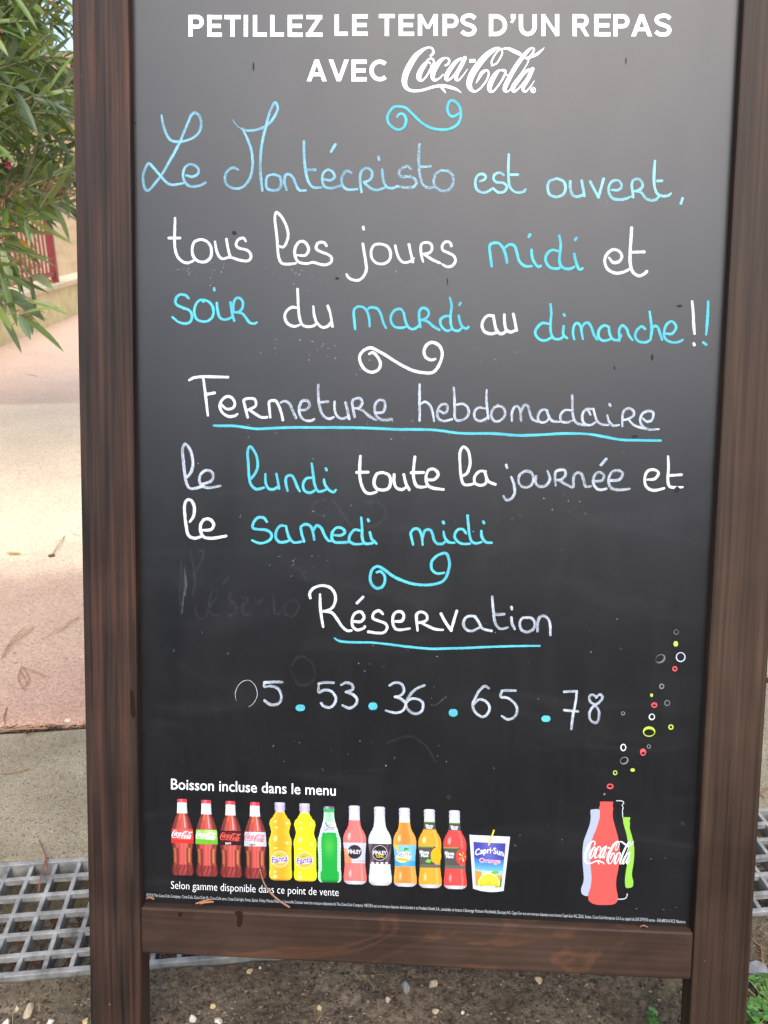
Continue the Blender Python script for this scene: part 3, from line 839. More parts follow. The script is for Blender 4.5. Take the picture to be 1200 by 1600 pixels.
LOGO = [
 "264,112,20 284,92,26 279,58,20 250,47,16 205,65,34 150,112,54 102,185,62 68,260,62 60,325,54 85,372,36 140,387,28 210,378,26 290,354,28 360,346,32 430,362,34 475,380,22 503,402,4",
 "352,364,24 368,382,22 381,404,4",
 "262,172,14 240,160,24 215,185,44 182,240,54 172,285,50 195,306,24 232,272,18 264,215,20 290,165,20 278,138,22 255,136,20 238,150,22",
 "264,190,10 295,176,10 335,150,10",
 "380,188,20 404,172,22 408,142,22 380,130,20 340,152,40 300,212,48 280,262,50 290,300,34 325,294,16 362,258,10",
 "502,134,24 462,160,38 412,225,46 386,278,46 395,304,26 430,284,16 478,218,14",
 "532,128,40 505,185,42 470,250,42 462,290,36 482,302,20 515,268,12 552,216,6",
 "566,152,36 614,150,36",
 "748,184,20 740,158,14 766,105,14 800,66,12 822,58,12",
 "742,188,16 780,170,14 812,120,14 824,85,14 808,56,16 770,58,36 700,108,58 640,178,64 592,250,66 566,320,60 575,368,46 610,390,24 650,368,18 698,308,16 718,255,16 705,225,20 665,245,36 634,300,20 618,328,4",
 "826,58,12 870,56,30 920,78,40 962,98,38",
 "832,232,16 805,224,18 775,250,42 742,305,52 724,352,52 728,386,36 752,390,20 792,346,18 828,290,20 850,240,22 836,222,20 806,226,18",
 "840,262,10 870,262,10 905,240,10",
 "1020,140,14 1058,95,20 1072,62,20 1048,54,22 1002,98,40 942,178,44 892,260,46 852,340,48 842,378,38 860,393,18 892,368,12 950,280,8 1010,190,10 1032,140,10",
 "1006,132,18 1060,116,30 1100,96,28 1135,66,14 1152,48,3",
 "1032,220,24 988,250,40 936,315,46 906,362,46 915,392,26 950,368,14 1002,306,12",
 "1060,216,40 1028,285,42 992,345,40 986,378,30 1006,393,18 1040,358,12 1074,308,5",
]
def logo(ink, fx, fy, ws, col=None, dens=6, reg=True, clip=None, lift=None):
    """the script lettering; fx, fy map the traced crop to photo pixels, ws scales the stroke width"""
    for si, st in enumerate(LOGO):
        P = [tuple(float(t) for t in k.split(',')) for k in st.split()]
        Q = [(fx(x, y), fy(x, y), (w*0.74 if w > 17 else w*0.86)*ws) for x, y, w in P]
        if clip: Q = [q for q in Q if clip[0] <= q[0] <= clip[1]]
        if len(Q) < 2: continue
        ink.ribbon(catmull(Q, dens), round_cap=len(P) > 2, col=col, lift=None if lift is None else lift+si*0.00001)
    if reg:
        cx, cy = fx(1065, 381), fy(1065, 381)
        ink.ring(cx, cy, 21*ws, 24*ws, 0, 0, 16*ws, 19*ws, col)
        ink.ribbon([(cx-5*ws, cy+12*ws, 5*ws), (cx-5*ws, cy-12*ws, 5*ws)], False, col)
        ink.ribbon(catmull([(cx-5*ws, cy-10*ws, 5*ws), (cx+6*ws, cy-8*ws, 5*ws), (cx+6*ws, cy-1*ws, 5*ws), (cx-5*ws, cy+1*ws, 5*ws), (cx+8*ws, cy+12*ws, 5*ws)], 4), False, col)
lg = Ink()
logo(lg, lambda x, y: 620+x/5, lambda x, y: 65+y/5, 0.2)
lg.build("printed_logo", M_PRINT, "white flowing script logo in the heading")

def text_ink(ink, body, p0, p1, h, col=None, bold=0.0, shear=0.0, lift=None, arch=0.0):
    """set a line of type on the panel: baseline from p0 to p1 (photo pixels), h = height of its tallest letter"""
    cu = bpy.data.curves.new("type", 'FONT')
    cu.body = body; cu.size = 1.0; cu.offset = bold; cu.shear = shear; cu.resolution_u = 3
    ob = bpy.data.objects.new("type", cu)
    COL.objects.link(ob)
    me = bpy.data.meshes.new_from_object(ob.evaluated_get(bpy.context.evaluated_depsgraph_get()))
    bpy.data.objects.remove(ob); bpy.data.curves.remove(cu)
    if len(me.vertices):
        xs = [v.co.x for v in me.vertices]; ym = max(v.co.y for v in me.vertices)
        xa, xb = min(xs), max(xs)
        lf = next_lift() if lift is None else lift
        base = len(ink.v)
        for v in me.vertices:
            t = (v.co.x-xa)/(xb-xa)
            ink.vert(p0[0]+(p1[0]-p0[0])*t, p0[1]+(p1[1]-p0[1])*t-v.co.y/ym*h-arch*4*t*(1-t), lf)
        for p in me.polygons: ink.face([base+i for i in p.vertices], col)
    bpy.data.meshes.remove(me)

t = Ink(); text_ink(t, "Boisson incluse dans le menu", (267.3, 1233), (524.5, 1243), 16.5, bold=0.006)
t.build("printed_line", M_PRINT, "white printed line above the row of bottles")
t = Ink(); text_ink(t, "Selon gamme disponible dans ce point de vente", (267.3, 1388.5), (529, 1400), 12.0, bold=-0.012)
t.build("printed_line", M_PRINT, "thin white printed line below the row of bottles")
t = Ink()
FINE = ("©2018 The Coca-Cola Company. Coca-Cola, Coca-Cola life, Coca-Cola zero, Coca-Cola light, Fanta, Sprite, Finley, Minute Maid et la bouteille Contour sont des marques déposées de The Coca-Cola Company. "
        "NESTEA est une marque déposée de la Société des Produits Nestlé S.A., concédée en licence à Beverage Partners Worldwide (Europe) AG. Capri-Sun est une marque déposée sous licence Capri-Sun AG, ZUG, Suisse. "
        "Coca-Cola Entreprise S.A.S au capital de 267.279.593 euros - 343 688 016 RCS Nanterre")
# the small print follows the panel's bottom edge in three runs
n1, n2 = len(FINE)*421//842, len(FINE)
text_ink(t, FINE[:n1], (229, 1400.5), (648, 1420.5), 5.0, bold=-0.006)
text_ink(t, FINE[n1:], (650, 1420.6), (1071, 1442.5), 5.0, bold=-0.006)
t.build("printed_small_print", M_TINY, "line of tiny white print along the bottom rail")

# ------------------------------------------------------------------ printed drinks
def prof_at(prof, y):
    for (a, wa), (b, wb) in zip(prof, prof[1:]):
        if a <= y <= b:
            t = (y-a)/(b-a); t = t*t*(3-2*t)
            return wa+(wb-wa)*t
    return prof[-1][1]

def grid_picture(ink, crop, cx, prof, dy, colfn, nx=20, ny=64, lean=0.012, skew=0.02):
    ox, oy, sc = CROPS[crop]
    y0, y1 = prof[0][0], prof[-1][0]
    lf = 0.00011
    idx = []
    for j in range(ny+1):
        y = y0+(y1-y0)*j/ny
        w = prof_at(prof, y)
        row = []
        for i in range(nx+1):
            s = -1+2*i/nx
            x = cx+s*w+lean*(y-y0)
            row.append(ink.vert(ox+x/sc, oy+(y+dy+skew*s*w)/sc, lf))
        idx.append(row)
    for j in range(ny):
        for i in range(nx):
            s = -1+2*(i+0.5)/nx
            y = y0+(y1-y0)*(j+0.5)/ny
            ink.face([idx[j][i], idx[j+1][i], idx[j+1][i+1], idx[j][i+1]], lin(*colfn(s, y), 0.70))

def mixrgb(a, b, t):
    t = max(0, min(1, t))
    return tuple(p+(q-p)*t for p, q in zip(a, b))
def bandw(s, c, w): return max(0, 1-abs(s-c)/w)

pr = random.Random(5)
COLA_PROF = [(62, 50), (72, 57), (92, 58), (100, 53), (125, 57), (150, 55), (160, 57), (232, 61), (300, 88), (360, 108), (400, 119), (450, 125), (575, 130), (600, 122), (700, 112), (790, 112), (850, 124), (905, 131), (935, 126), (957, 108)]
def cola_col(label):
    def f(s, y):
        if y < 98: return mixrgb((226, 62, 72), (255, 130, 140), bandw(s, -0.2, 0.5))
        if y < 234: return mixrgb((235, 246, 248), (190, 205, 212), max(0, s-0.45)*1.6)
        if 412 < y < 578: return label(s, y)
        base = mixrgb((214, 88, 78), (74, 24, 22), abs(s)**1.5)
        st = sin(s*13+y*0.004)*0.5+0.5
        base = mixrgb(base, (226, 118, 104), st*0.5)
        base = mixrgb(base, (255, 232, 222), bandw(s, 0.28, 0.11)*0.95*(1 if y < 400 else 0.25))
        base = mixrgb(base, (250, 150, 50), (bandw(s, -0.35, 0.2) if y < 300 else 0)*0.7)
        if y > 640:
            base = mixrgb(base, (244, 160, 66), bandw(s, -0.8, 0.13)*0.8*(1 if y < 800 else 0.2))
            base = mixrgb(base, (244, 165, 70), bandw(s, 0.68, 0.15)*0.9*(1 if y < 800 else 0.2))
            base = mixrgb(base, (60, 22, 22), bandw(s, -0.52, 0.14)*0.7)
            base = mixrgb(base, (70, 26, 26), bandw(s, 0.45, 0.12)*0.6)
        if y > 830: base = mixrgb(base, (120, 40, 42), 0.62+0.25*sin(s*17+y*0.05))
        return mixrgb(base, (50, 20, 20), max(0, abs(s)-0.86)*5)
    return f
def lab_red(s, y): return mixrgb((250, 72, 66), (255, 110, 100), bandw(s, 0.1, 0.8)) if y < 540 else (238, 52, 44)
def lab_green(s, y): return mixrgb((150, 214, 74), (205, 238, 170), bandw(s, 0.25, 0.7)*(1 if y < 530 else 0)) if y < 530 else (112, 196, 44)
def lab_dark(s, y): return (52, 22, 24) if (y > 540 or y < 425) else mixrgb((112, 40, 40), (64, 26, 26), abs(s))
def lab_silver(s, y): return mixrgb((198, 206, 214), (232, 234, 238), bandw(s, 0.1, 0.8))
INKW = lin(245, 248, 250, 0.80)
def cola(cx, dy, lab, lettercol, sub, label):
    k = Ink()
    grid_picture(k, '1', cx, COLA_PROF, dy, cola_col(lab))
    ox, oy, sc = CROPS['1']
    fx = lambda x, y: ox+(cx-122+(x-30)*248/1122)/sc
    fy = lambda x, y: oy+(dy+432+(y-40)*94/365+(x-580)*0.018)/sc
    logo(k, fx, fy, 0.034, lettercol, 4, False, lift=0.00025)
    if sub:
        text_ink(k, sub[0], (ox+(cx-60)/sc, oy+(dy+566)/sc), (ox+(cx+10)/sc, oy+(dy+567)/sc), 22/sc, sub[1], 0.01, lift=0.0006)
    k.build("printed_bottle", M_INK, label)
cola(183, 0, lab_red, INKW, None, "printed curvy glass bottle with a red label")
cola(466, 12.5, lab_green, INKW, None, "printed curvy glass bottle with a green label")
cola(750, 25, lab_dark, lin(232, 96, 88, 0.9), ("zero", INKW), "printed curvy glass bottle with a black label")
cola(1036, 38, lab_silver, lin(228, 90, 104, 0.9), ("light", lin(70, 50, 60)), "printed curvy glass bottle with a silver label")

ORG_PROF = [(65, 56), (75, 62), (100, 62), (112, 57), (125, 62), (150, 60), (172, 52), (190, 58), (235, 82), (275, 116), (315, 126), (360, 114), (410, 104), (450, 112), (500, 130), (545, 135), (590, 130), (620, 128), (840, 128), (885, 134), (935, 132), (962, 118), (980, 80)]
def orange_col(base, edge):
    blobs = [(-0.45, 290, 0.22, 16), (0.65, 305, 0.2, 18), (-0.4, 360, 0.2, 18), (-0.45, 490, 0.22, 45), (0.6, 540, 0.2, 20), (-0.45, 600, 0.25, 14), (-0.5, 880, 0.16, 18), (-0.5, 935, 0.25, 26)]
    def f(s, y):
        if y < 180: return mixrgb((226, 220, 240), (170, 160, 190), abs(s)**2+0.25*(sin(y*0.5)*0.5+0.5))
        c = mixrgb(base, edge, abs(s)**1.6)
        for bs, by, bw, bh in blobs:
            d = ((s-bs)/bw)**2+((y-by)/bh)**2
            c = mixrgb(c, (255, 250, 225), max(0, 1-d)*0.85)
        if y > 965: c = mixrgb(c, (150, 60, 40), 0.5)
        return c
    return f
def orange_bottle(cx, dy, base, edge, label):
    k = Ink()
    grid_picture(k, '2', cx, ORG_PROF, dy, orange_col(base, edge))
    ox, oy, sc = CROPS['2']
    X = lambda x: ox+(cx+x)/sc
    Y = lambda y: oy+(dy+y)/sc
    k.ellipse(X(4), Y(730), 100/sc, 98/sc, lin(250, 206, 160, 0.9), 26, lift=0.0004)
    k.ellipse(X(4), Y(730), 90/sc, 88/sc, lin(248, 170, 74, 0.9), 26, lift=0.00045)
    k.ellipse(X(-12), Y(684), 34/sc, 13/sc, lin(120, 180, 40, 0.9), 14, rot=-0.2, lift=0.0005)
    text_ink(k, "Fanta", (X(-96), Y(778)), (X(98), Y(752)), 80/sc, lin(236, 232, 250, 0.9), 0.075, lift=0.00055)
    text_ink(k, "Fanta", (X(-92), Y(774)), (X(94), Y(749)), 72/sc, lin(88, 78, 176, 0.9), 0.02, lift=0.0006)
    k.build("printed_bottle", M_INK, label)
orange_bottle(204, 0, (250, 176, 40), (250, 214, 60), "printed wavy bottle filled with orange soda")
orange_bottle(494, 12, (238, 240, 40), (250, 250, 30), "printed wavy bottle filled with bright yellow soda")

SPR_PROF = [(112, 54), (122, 64), (150, 66), (160, 62), (185, 59), (240, 62), (280, 68), (330, 82), (400, 104), (450, 118), (490, 132), (560, 136), (700, 131), (840, 130), (900, 136), (960, 136), (985, 126), (1002, 106)]
def sprite_col(s, y):
    if y < 142: return mixrgb((120, 100, 150), (190, 190, 205), bandw(s, -0.3, 0.6))
    if y < 185: return (64, 190, 90)
    if y < 290: return mixrgb((156, 228, 180), (214, 246, 222), abs(s))
    if y < 415: return mixrgb((196, 228, 238), (234, 246, 240), abs(s))
    e = (0.72 if y < 880 else 0.78)
    if abs(s) > e: return mixrgb((220, 248, 224), (150, 220, 160), (sin(y*0.16)*0.5+0.5)*0.7)
    c = mixrgb((86, 200, 76), (32, 176, 66), ((s/0.7)**2+((y-580)/190)**2)**0.5)
    return mixrgb(c, (20, 120, 46), max(0, (y-965)/40))
k = Ink()
grid_picture(k, '2', 779, SPR_PROF, 0, sprite_col)
ox, oy, sc = CROPS['2']
k.ellipse(ox+792/sc, oy+330/sc, 34/sc, 22/sc, lin(222, 226, 90, 0.9), 14, lift=0.0004)
k.ribbon(catmull([(ox+742/sc, oy+300/sc, 16/sc), (ox+770/sc, oy+345/sc, 22/sc), (ox+838/sc, oy+350/sc, 14/sc)], 5), True, lin(110, 130, 200, 0.9), lift=0.00045)
text_ink(k, "Sprite", (ox+712/sc, oy+402/sc), (ox+850/sc, oy+385/sc), 66/sc, lin(236, 240, 252, 0.9), 0.07, 0.2, lift=0.00055)
text_ink(k, "Sprite", (ox+716/sc, oy+399/sc), (ox+846/sc, oy+383/sc), 56/sc, lin(84, 88, 176, 0.9), 0.01, 0.2, lift=0.0006)
k.build("printed_bottle", M_INK, "printed green bottle with white frosted sides")

GEN_PROF = [(65, 50), (74, 64), (98, 66), (106, 60), (118, 64), (150, 65), (158, 61), (230, 64), (290, 70), (330, 84), (370, 108), (410, 126), (450, 134), (510, 134), (580, 127), (650, 121), (760, 120), (830, 126), (890, 134), (945, 134), (968, 120), (988, 80)]
def gen_bottle(cr, cx, dy, neckcol, base, edge, label_fn, extra, label, neck_y=230, glint=(255, 235, 225)):
    def f(s, y):
        if y < 158: return mixrgb((232, 236, 248), (166, 166, 190), abs(s)**2*0.8+0.2*(1 if 100 < y < 108 else 0))
        if y < neck_y: return neckcol(s, y)
        if 495 < y < 755:
            l = label_fn(s, y)
            if l: return l
        if y > 955: return mixrgb((238, 236, 240), (190, 180, 190), abs(s))
        c = mixrgb(base, edge, abs(s)**1.8)
        c = mixrgb(c, glint, max(0, 1-((s+0.5)/0.2)**2-((y-425)/55)**2)*0.8)
        c = mixrgb(c, glint, max(0, 1-((s+0.45)/0.14)**2-((y-860)/60)**2)*0.75)
        c = mixrgb(c, glint, bandw(s, 0.62, 0.14)*0.35)
        return c
    k = Ink()
    grid_picture(k, cr, cx, GEN_PROF, dy, f, nx=24, ny=70)
    o_, p_, s_ = CROPS[cr]
    extra(k, lambda x: o_+(cx+x)/s_, lambda y: p_+(y+dy)/s_, s_)
    k.build("printed_bottle", M_INK, label)
def neck_white(s, y): return mixrgb((240, 244, 248), (200, 204, 212), abs(s)**2)
def neck_dark(s, y): return neck_white(s, y) if y < 210 else ((120, 160, 60) if y < 226 else (84, 86, 78))
# pink tonic
def lf_pink(s, y):
    if y < 500 or y > 742: return None
    if y > 640 and s < -0.3: return (250, 150, 100)
    if y > 560 and s < -0.75: return (252, 160, 120)
    return mixrgb((226, 228, 238), (200, 202, 214), abs(s))
def ex_pink(k, X, Y, s):
    k.ellipse(X(4), Y(606), 82/s, 82/s, lin(46, 36, 44), 28, lift=0.0004)
    text_ink(k, "FÍNLEY", (X(-72), Y(626)), (X(80), Y(628)), 58/s, INKW, 0.02, lift=0.0005)
    for i in range(5): k.ribbon([(X(-40+i*34), Y(716), 12/s), (X(-18+i*34), Y(708), 8/s)], False, lin(150, 140, 150), lift=0.0005)
gen_bottle('3', 177, 0, neck_white, (252, 132, 124), (246, 112, 108), lf_pink, ex_pink, "printed pink lemonade bottle with a white label")
def lf_tonic(s, y):
    if y < 500 or y > 742: return None
    return mixrgb((66, 54, 62), (120, 104, 112), 0.5+0.5*sin(s*9+y*0.03)) if abs(s) > 0.62 else (72, 60, 68)
def ex_tonic(k, X, Y, s):
    k.ring(X(4), Y(606), 92/s, 92/s, 0, 0, 84/s, 84/s, lin(176, 164, 170))
    k.ellipse(X(4), Y(606), 80/s, 80/s, lin(40, 32, 38), 28, lift=0.0004)
    text_ink(k, "FÍNLEY", (X(-72), Y(622)), (X(84), Y(624)), 54/s, INKW, 0.02, lift=0.0005)
    text_ink(k, "TONIC", (X(-44), Y(660)), (X(52), Y(661)), 30/s, lin(222, 204, 60, 0.9), 0.02, lift=0.0005)
    for i in range(4): k.ribbon([(X(-96+i*54), Y(722), 18/s), (X(-62+i*54), Y(722), 18/s)], False, lin(206, 200, 204), lift=0.0005)
gen_bottle('3', 472, 13, neck_white, (240, 250, 252), (206, 214, 228), lf_tonic, ex_tonic, "printed clear bottle with a black round label", glint=(255, 255, 255))
def lf_tea(s, y):
    if y < 500 or y > 752: return None
    if y > 690: return mixrgb((96, 190, 236), (60, 160, 220), abs(s))
    if s < -0.55 and y < 500+(s+1)*250: return (250, 206, 60)
    return mixrgb((150, 214, 240), (110, 190, 230), abs(s))
def ex_tea(k, X, Y, s):
    k.ellipse(X(-10), Y(640), 92/s, 62/s, lin(206, 236, 246, 0.9), 26, rot=-0.25, lift=0.00035)
    k.ellipse(X(-20), Y(668), 84/s, 22/s, lin(250, 176, 60, 0.9), 20, rot=0.1, lift=0.0004)
    for a in (-0.5, 0.3, 1.0): k.ellipse(X(14+18*a), Y(552-10*abs(a)), 26/s, 11/s, lin(96, 176, 60, 0.9), 12, rot=-0.9+a, lift=0.00045)
    text_ink(k, "NESTEA", (X(-88), Y(638)), (X(86), Y(634)), 56/s, lin(244, 248, 252, 0.9), 0.07, 0.15, lift=0.0005)
    text_ink(k, "NESTEA", (X(-84), Y(635)), (X(82), Y(631)), 48/s, lin(44, 44, 130, 0.9), 0.01, 0.15, lift=0.00056)
gen_bottle('3', 764, 27, lambda s, y: neck_white(s, y), (250, 146, 62), (250, 178, 70), lf_tea, ex_tea, "printed amber iced tea bottle with a sky blue label", 232)
def juice(fruit, leaf):
    def lfn(s, y):
        if y < 500 or y > 745: return None
        if y < 516 and s < 0.35: return (136, 166, 66)
        if y > 708: return (108, 108, 96)
        edge = 0.42-0.55*math.exp(-((y-610)/70.0)**2)
        return (88, 88, 82) if s < edge+0.18 else None
    def ex(k, X, Y, s):
        k.ellipse(X(78), Y(608), 62/s, 92/s, lin(*fruit, 0.9), 26, lift=0.0004)
        text_ink(k, "Minute", (X(-112), Y(585)), (X(-4), Y(588)), 42/s, INKW, 0.02, lift=0.0005)
        text_ink(k, "Maid", (X(-98), Y(622)), (X(-14), Y(624)), 38/s, INKW, 0.02, lift=0.0005)
        text_ink(k, "Minute", (X(-44), Y(268)), (X(44), Y(270)), 30/s, INKW, 0.02, lift=0.0005)
        text_ink(k, "Maid", (X(-34), Y(292)), (X(34), Y(294)), 26/s, INKW, 0.02, lift=0.0005)
        if leaf: k.poly([(X(-50), Y(672)), (X(-15), Y(645)), (X(30), Y(660)), (X(10), Y(690)), (X(-25), Y(690))], lin(120, 196, 50, 0.9), 0.0005)
        else:
            for i in range(5):
                a = i*1.2566
                k.poly([(X(92), Y(604)), (X(92+44*cos(a)-9*sin(a)), Y(604+60*sin(a)+9*cos(a))), (X(92+44*cos(a)+9*sin(a)), Y(604+60*sin(a)-9*cos(a)))], lin(232, 226, 190, 0.9) if i % 2 else lin(130, 160, 60, 0.9), 0.0005+i*0.00002)
    return lfn, ex
a_, b_ = juice((250, 168, 30), True)
gen_bottle('4', 194, 5, neck_dark, (250, 178, 60), (248, 168, 40), a_, b_, "printed orange juice bottle with a dark label", 296, (255, 244, 220))
a_, b_ = juice((238, 64, 56), False)
gen_bottle('4', 488, 18, neck_dark, (240, 84, 78), (238, 72, 70), a_, b_, "printed red tomato juice bottle with a dark label", 296, (255, 210, 205))

# the drink pouch
k = Ink()
ox, oy, sc = CROPS['4']
X = lambda x: ox+x/sc
Y = lambda y: oy+y/sc
def pouch(u, v, inset=0.0):
    """u, v in 0..1 over the pouch face"""
    lx = 664+(706-664)*v; rx = 1140+(1064-1140)*v
    x = lx+(rx-lx)*u
    y = 370+22*u+(1000-370)*v+(1-(2*u-1)**2)*26*v+4*u*v
    return x, y
def pouch_col(u, v):
    if u < 0.075 or u > 0.925 or v < 0.125 or v > 0.925: return mixrgb((234, 240, 248), (206, 214, 226), abs(sin(u*9+v*4))*0.5)
    top = mixrgb((72, 74, 168), (110, 112, 200), 1-min(1, abs(u-0.5)*3)) if v < 0.42 else None
    if top: return top
    if v < 0.62: return mixrgb((60, 120, 200), (120, 200, 236), (v-0.42)/0.2)
    c = mixrgb((150, 214, 240), (210, 236, 246), bandw(u, 0.5, 0.4))
    if u < 0.28 and v > 0.66: c = (244, 164, 62)
    if u > 0.72 and v > 0.70: c = mixrgb((244, 170, 70), (90, 160, 60), 1 if u > 0.84 and v > 0.74 else 0)
    return c
N1, N2 = 34, 40
rows = [[k.vert(X(pouch(i/N1, j/N2)[0]), Y(pouch(i/N1, j/N2)[1]), 0.00011) for i in range(N1+1)] for j in range(N2+1)]
for j in range(N2):
    for i in range(N1):
        k.face([rows[j][i], rows[j+1][i], rows[j+1][i+1], rows[j][i+1]], lin(*pouch_col((i+0.5)/N1, (j+0.5)/N2), 0.70))
def half_disc(cx, cy, rx, ry, col, lf):
    n = 26
    pts = [(X(cx+rx*cos(2*pi*i/n)), Y(min(cy+ry*sin(2*pi*i/n), 966))) for i in range(n)]
    k.poly(pts, col, lf)
half_disc(890, 935, 126, 118, lin(250, 232, 140, 0.9), 0.0003)
half_disc(890, 940, 112, 104, lin(250, 186, 30, 0.9), 0.00034)
for i in range(7):
    a = pi+pi*(i+0.5)/7
    k.poly([(X(890+20*cos(a)), Y(945+18*sin(a))), (X(890+98*cos(a-0.17)), Y(940+90*sin(a-0.17))), (X(890+98*cos(a+0.17)), Y(940+90*sin(a+0.17)))], lin(252, 214, 70, 0.9), 0.00038)
k.ellipse(X(965), Y(810), 46/sc, 20/sc, lin(110, 180, 60, 0.9), 14, rot=-0.1, lift=0.0004)
text_ink(k, "Capri·Sun", (X(730), Y(614)), (X(1062), Y(622)), 72/sc, lin(248, 250, 252, 0.9), 0.012, 0.0, 0.0005, arch=34/sc)
text_ink(k, "Orange", (X(778), Y(690)), (X(1026), Y(700)), 52/sc, lin(240, 232, 244, 0.9), 0.04, 0, 0.00046)
text_ink(k, "Orange", (X(782), Y(688)), (X(1022), Y(698)), 46/sc, lin(226, 110, 130, 0.9), 0.012, 0, 0.00052)
k.ribbon([(X(952), Y(308), 17/sc), (X(905), Y(450), 17/sc), (X(886), Y(490), 15/sc)], False, lin(250, 220, 70, 0.9), lift=0.0006)
k.build("printed_pouch", M_INK, "printed blue and white juice pouch with a yellow straw")

# ---- the four overlapping bottle silhouettes and their bubbles
def qpoly(pts, col, name, label, lift=0.00012):
    ink = Ink()
    ox, oy, sc = CROPS['q']
    P = catmull([(ox+x/sc, oy+y/sc) for x, y in pts+[pts[0]]], 4)[:-1]
    ink.poly(P, col, lift)
    return ink.build(name, M_INK, label)
qpoly([(205, 222), (325, 222), (328, 330), (290, 470), (235, 600), (215, 690), (205, 850), (200, 980), (215, 1150), (205, 1280), (175, 1380), (165, 1422), (110, 1412), (76, 1380), (72, 1310), (100, 1240), (108, 1150), (95, 1000), (90, 900), (92, 780), (108, 660), (150, 540), (190, 430), (205, 320), (200, 262)],
      lin(190, 201, 220, 0.66), "printed_silhouette", "pale grey blue bottle silhouette")
qpoly([(648, 328), (748, 330), (742, 380), (750, 410), (745, 480), (770, 570), (800, 690), (808, 800), (800, 950), (778, 1090), (780, 1160), (795, 1220), (785, 1290), (750, 1305), (695, 1305), (680, 1240), (685, 1130), (708, 990), (722, 850), (722, 700), (700, 560), (660, 420)],
      lin(152, 212, 76, 0.75), "printed_silhouette", "lime green bottle silhouette", 0.00018)
qpoly([(332, 118), (350, 110), (500, 112), (514, 128), (506, 165), (516, 205), (508, 250), (512, 340), (545, 470), (585, 620), (605, 760), (604, 900), (585, 1050), (558, 1190), (558, 1310), (578, 1420), (572, 1490), (520, 1535), (400, 1545), (260, 1535), (185, 1490), (172, 1440), (190, 1340), (214, 1230), (212, 1100), (198, 950), (202, 780), (222, 650), (280, 490), (325, 340), (330, 240), (320, 200), (334, 160)],
      lin(250, 88, 82, 0.80), "printed_silhouette", "large red bottle silhouette", 0.00024)
ox, oy, sc = CROPS['q']
for st_, w in (([(562, 98), (620, 98), (655, 112), (660, 135), (640, 160), (655, 195), (645, 225), (648, 322)], 12), ([(582, 1464), (650, 1462), (690, 1448), (706, 1420), (710, 1390)], 14)):
    ink = Ink()
    ink.ribbon(catmull([(ox+x/sc, oy+y/sc, w/sc) for x, y in st_], 5), True)
    ink.build("printed_outline", M_TINY, "thin white neck outline of a fourth bottle" if w == 12 else "thin white foot outline of a fourth bottle")
ink = Ink()
logo(ink, lambda x, y: ox+(105+(x-30)*0.622)/sc, lambda x, y: oy+(650+(y-40)*0.92)/sc, 0.086, INKW, 6, False, lift=0.00036)
ink.build("printed_logo", M_INK, "white script logo across the bottle silhouettes")
for (x, y, rx, ry, ix, iy, irx, iry, rot, c) in (
    (723, 100, 23, 24, 1, -1, 17, 18, 0, (110, 112, 116)), (718, 205, 21, 25, 0, 0, 0, 0, 0, (186, 210, 86)), (582, 338, 47, 38, -4, -6, 40, 27, -0.6, (112, 113, 116)),
    (763, 324, 43, 44, 0, -1, 34, 36, 0, (206, 210, 228)), (711, 428, 23, 24, 0, 0, 12, 11, 0, (232, 84, 88)), (593, 585, 23, 25, 1, 0, 13, 14, 0, (128, 130, 134)),
    (503, 664, 13, 16, 0, 0, 0, 0, 0, (190, 208, 90)), (527, 752, 27, 24, 0, 3, 16, 10, 0, (232, 84, 88)), (642, 733, 26, 27, 1, 0, 18, 19, 0, (116, 118, 122)),
    (505, 857, 28, 29, 1, -1, 19, 20, 0, (226, 230, 240)), (248, 826, 19, 18, 0, -1, 11, 10, 0, (120, 120, 122)), (480, 988, 55, 46, 1, 8, 46, 30, 0, (190, 220, 66)),
    (675, 948, 24, 24, 0, 0, 12, 13, 0, (178, 214, 74)), (250, 1130, 26, 33, 1, 0, 17, 23, 0, (232, 236, 250)), (478, 1121, 19, 19, 0, 0, 11, 12, 0, (120, 124, 122)),
    (427, 1172, 27, 32, 1, 10, 17, 12, 0, (240, 92, 92)), (260, 1248, 39, 33, -3, -4, 31, 23, -0.5, (126, 126, 128)), (334, 1332, 20, 15, 0, 0, 0, 0, 0, (190, 216, 92)),
    (178, 1356, 20, 22, 0, 0, 12, 12, 0, (178, 200, 90)), (133, 1478, 30, 25, 0, -2, 20, 12, 0, (236, 86, 90)), (82, 1547, 9, 9, 0, 0, 0, 0, 0, (130, 130, 128))):
    ox, oy, sc = CROPS['u']
    ink = Ink()
    if irx == 0: ink.ellipse(ox+x/sc, oy+y/sc, rx/sc, ry/sc, lin(*c, 0.85))
    else: ink.ring(ox+x/sc, oy+y/sc, rx/sc, ry/sc, ix/sc, iy/sc, irx/sc, iry/sc, lin(*c, 0.85), rot=rot)
    nm = 'grey' if max(c)-min(c) < 12 else ('white' if c[2] > 200 else ('red' if c[0] > 225 else 'lime'))
    ink.build("printed_bubble", M_INK)

# ------------------------------------------------------------------ the ground: soil, drain, concrete strip, pavement
GA, PA = radians(5.9), radians(7.0)
T_NEAR, T_FAR, T_PAVE = 0.818, 1.031, 1.398
def st(p):
    return p.x*cos(GA)+p.y*sin(GA), -p.x*sin(GA)+p.y*cos(GA)
def from_st(s, t, z=0.0):
    return Vector((s*cos(GA)-t*sin(GA), s*sin(GA)+t*cos(GA), z))

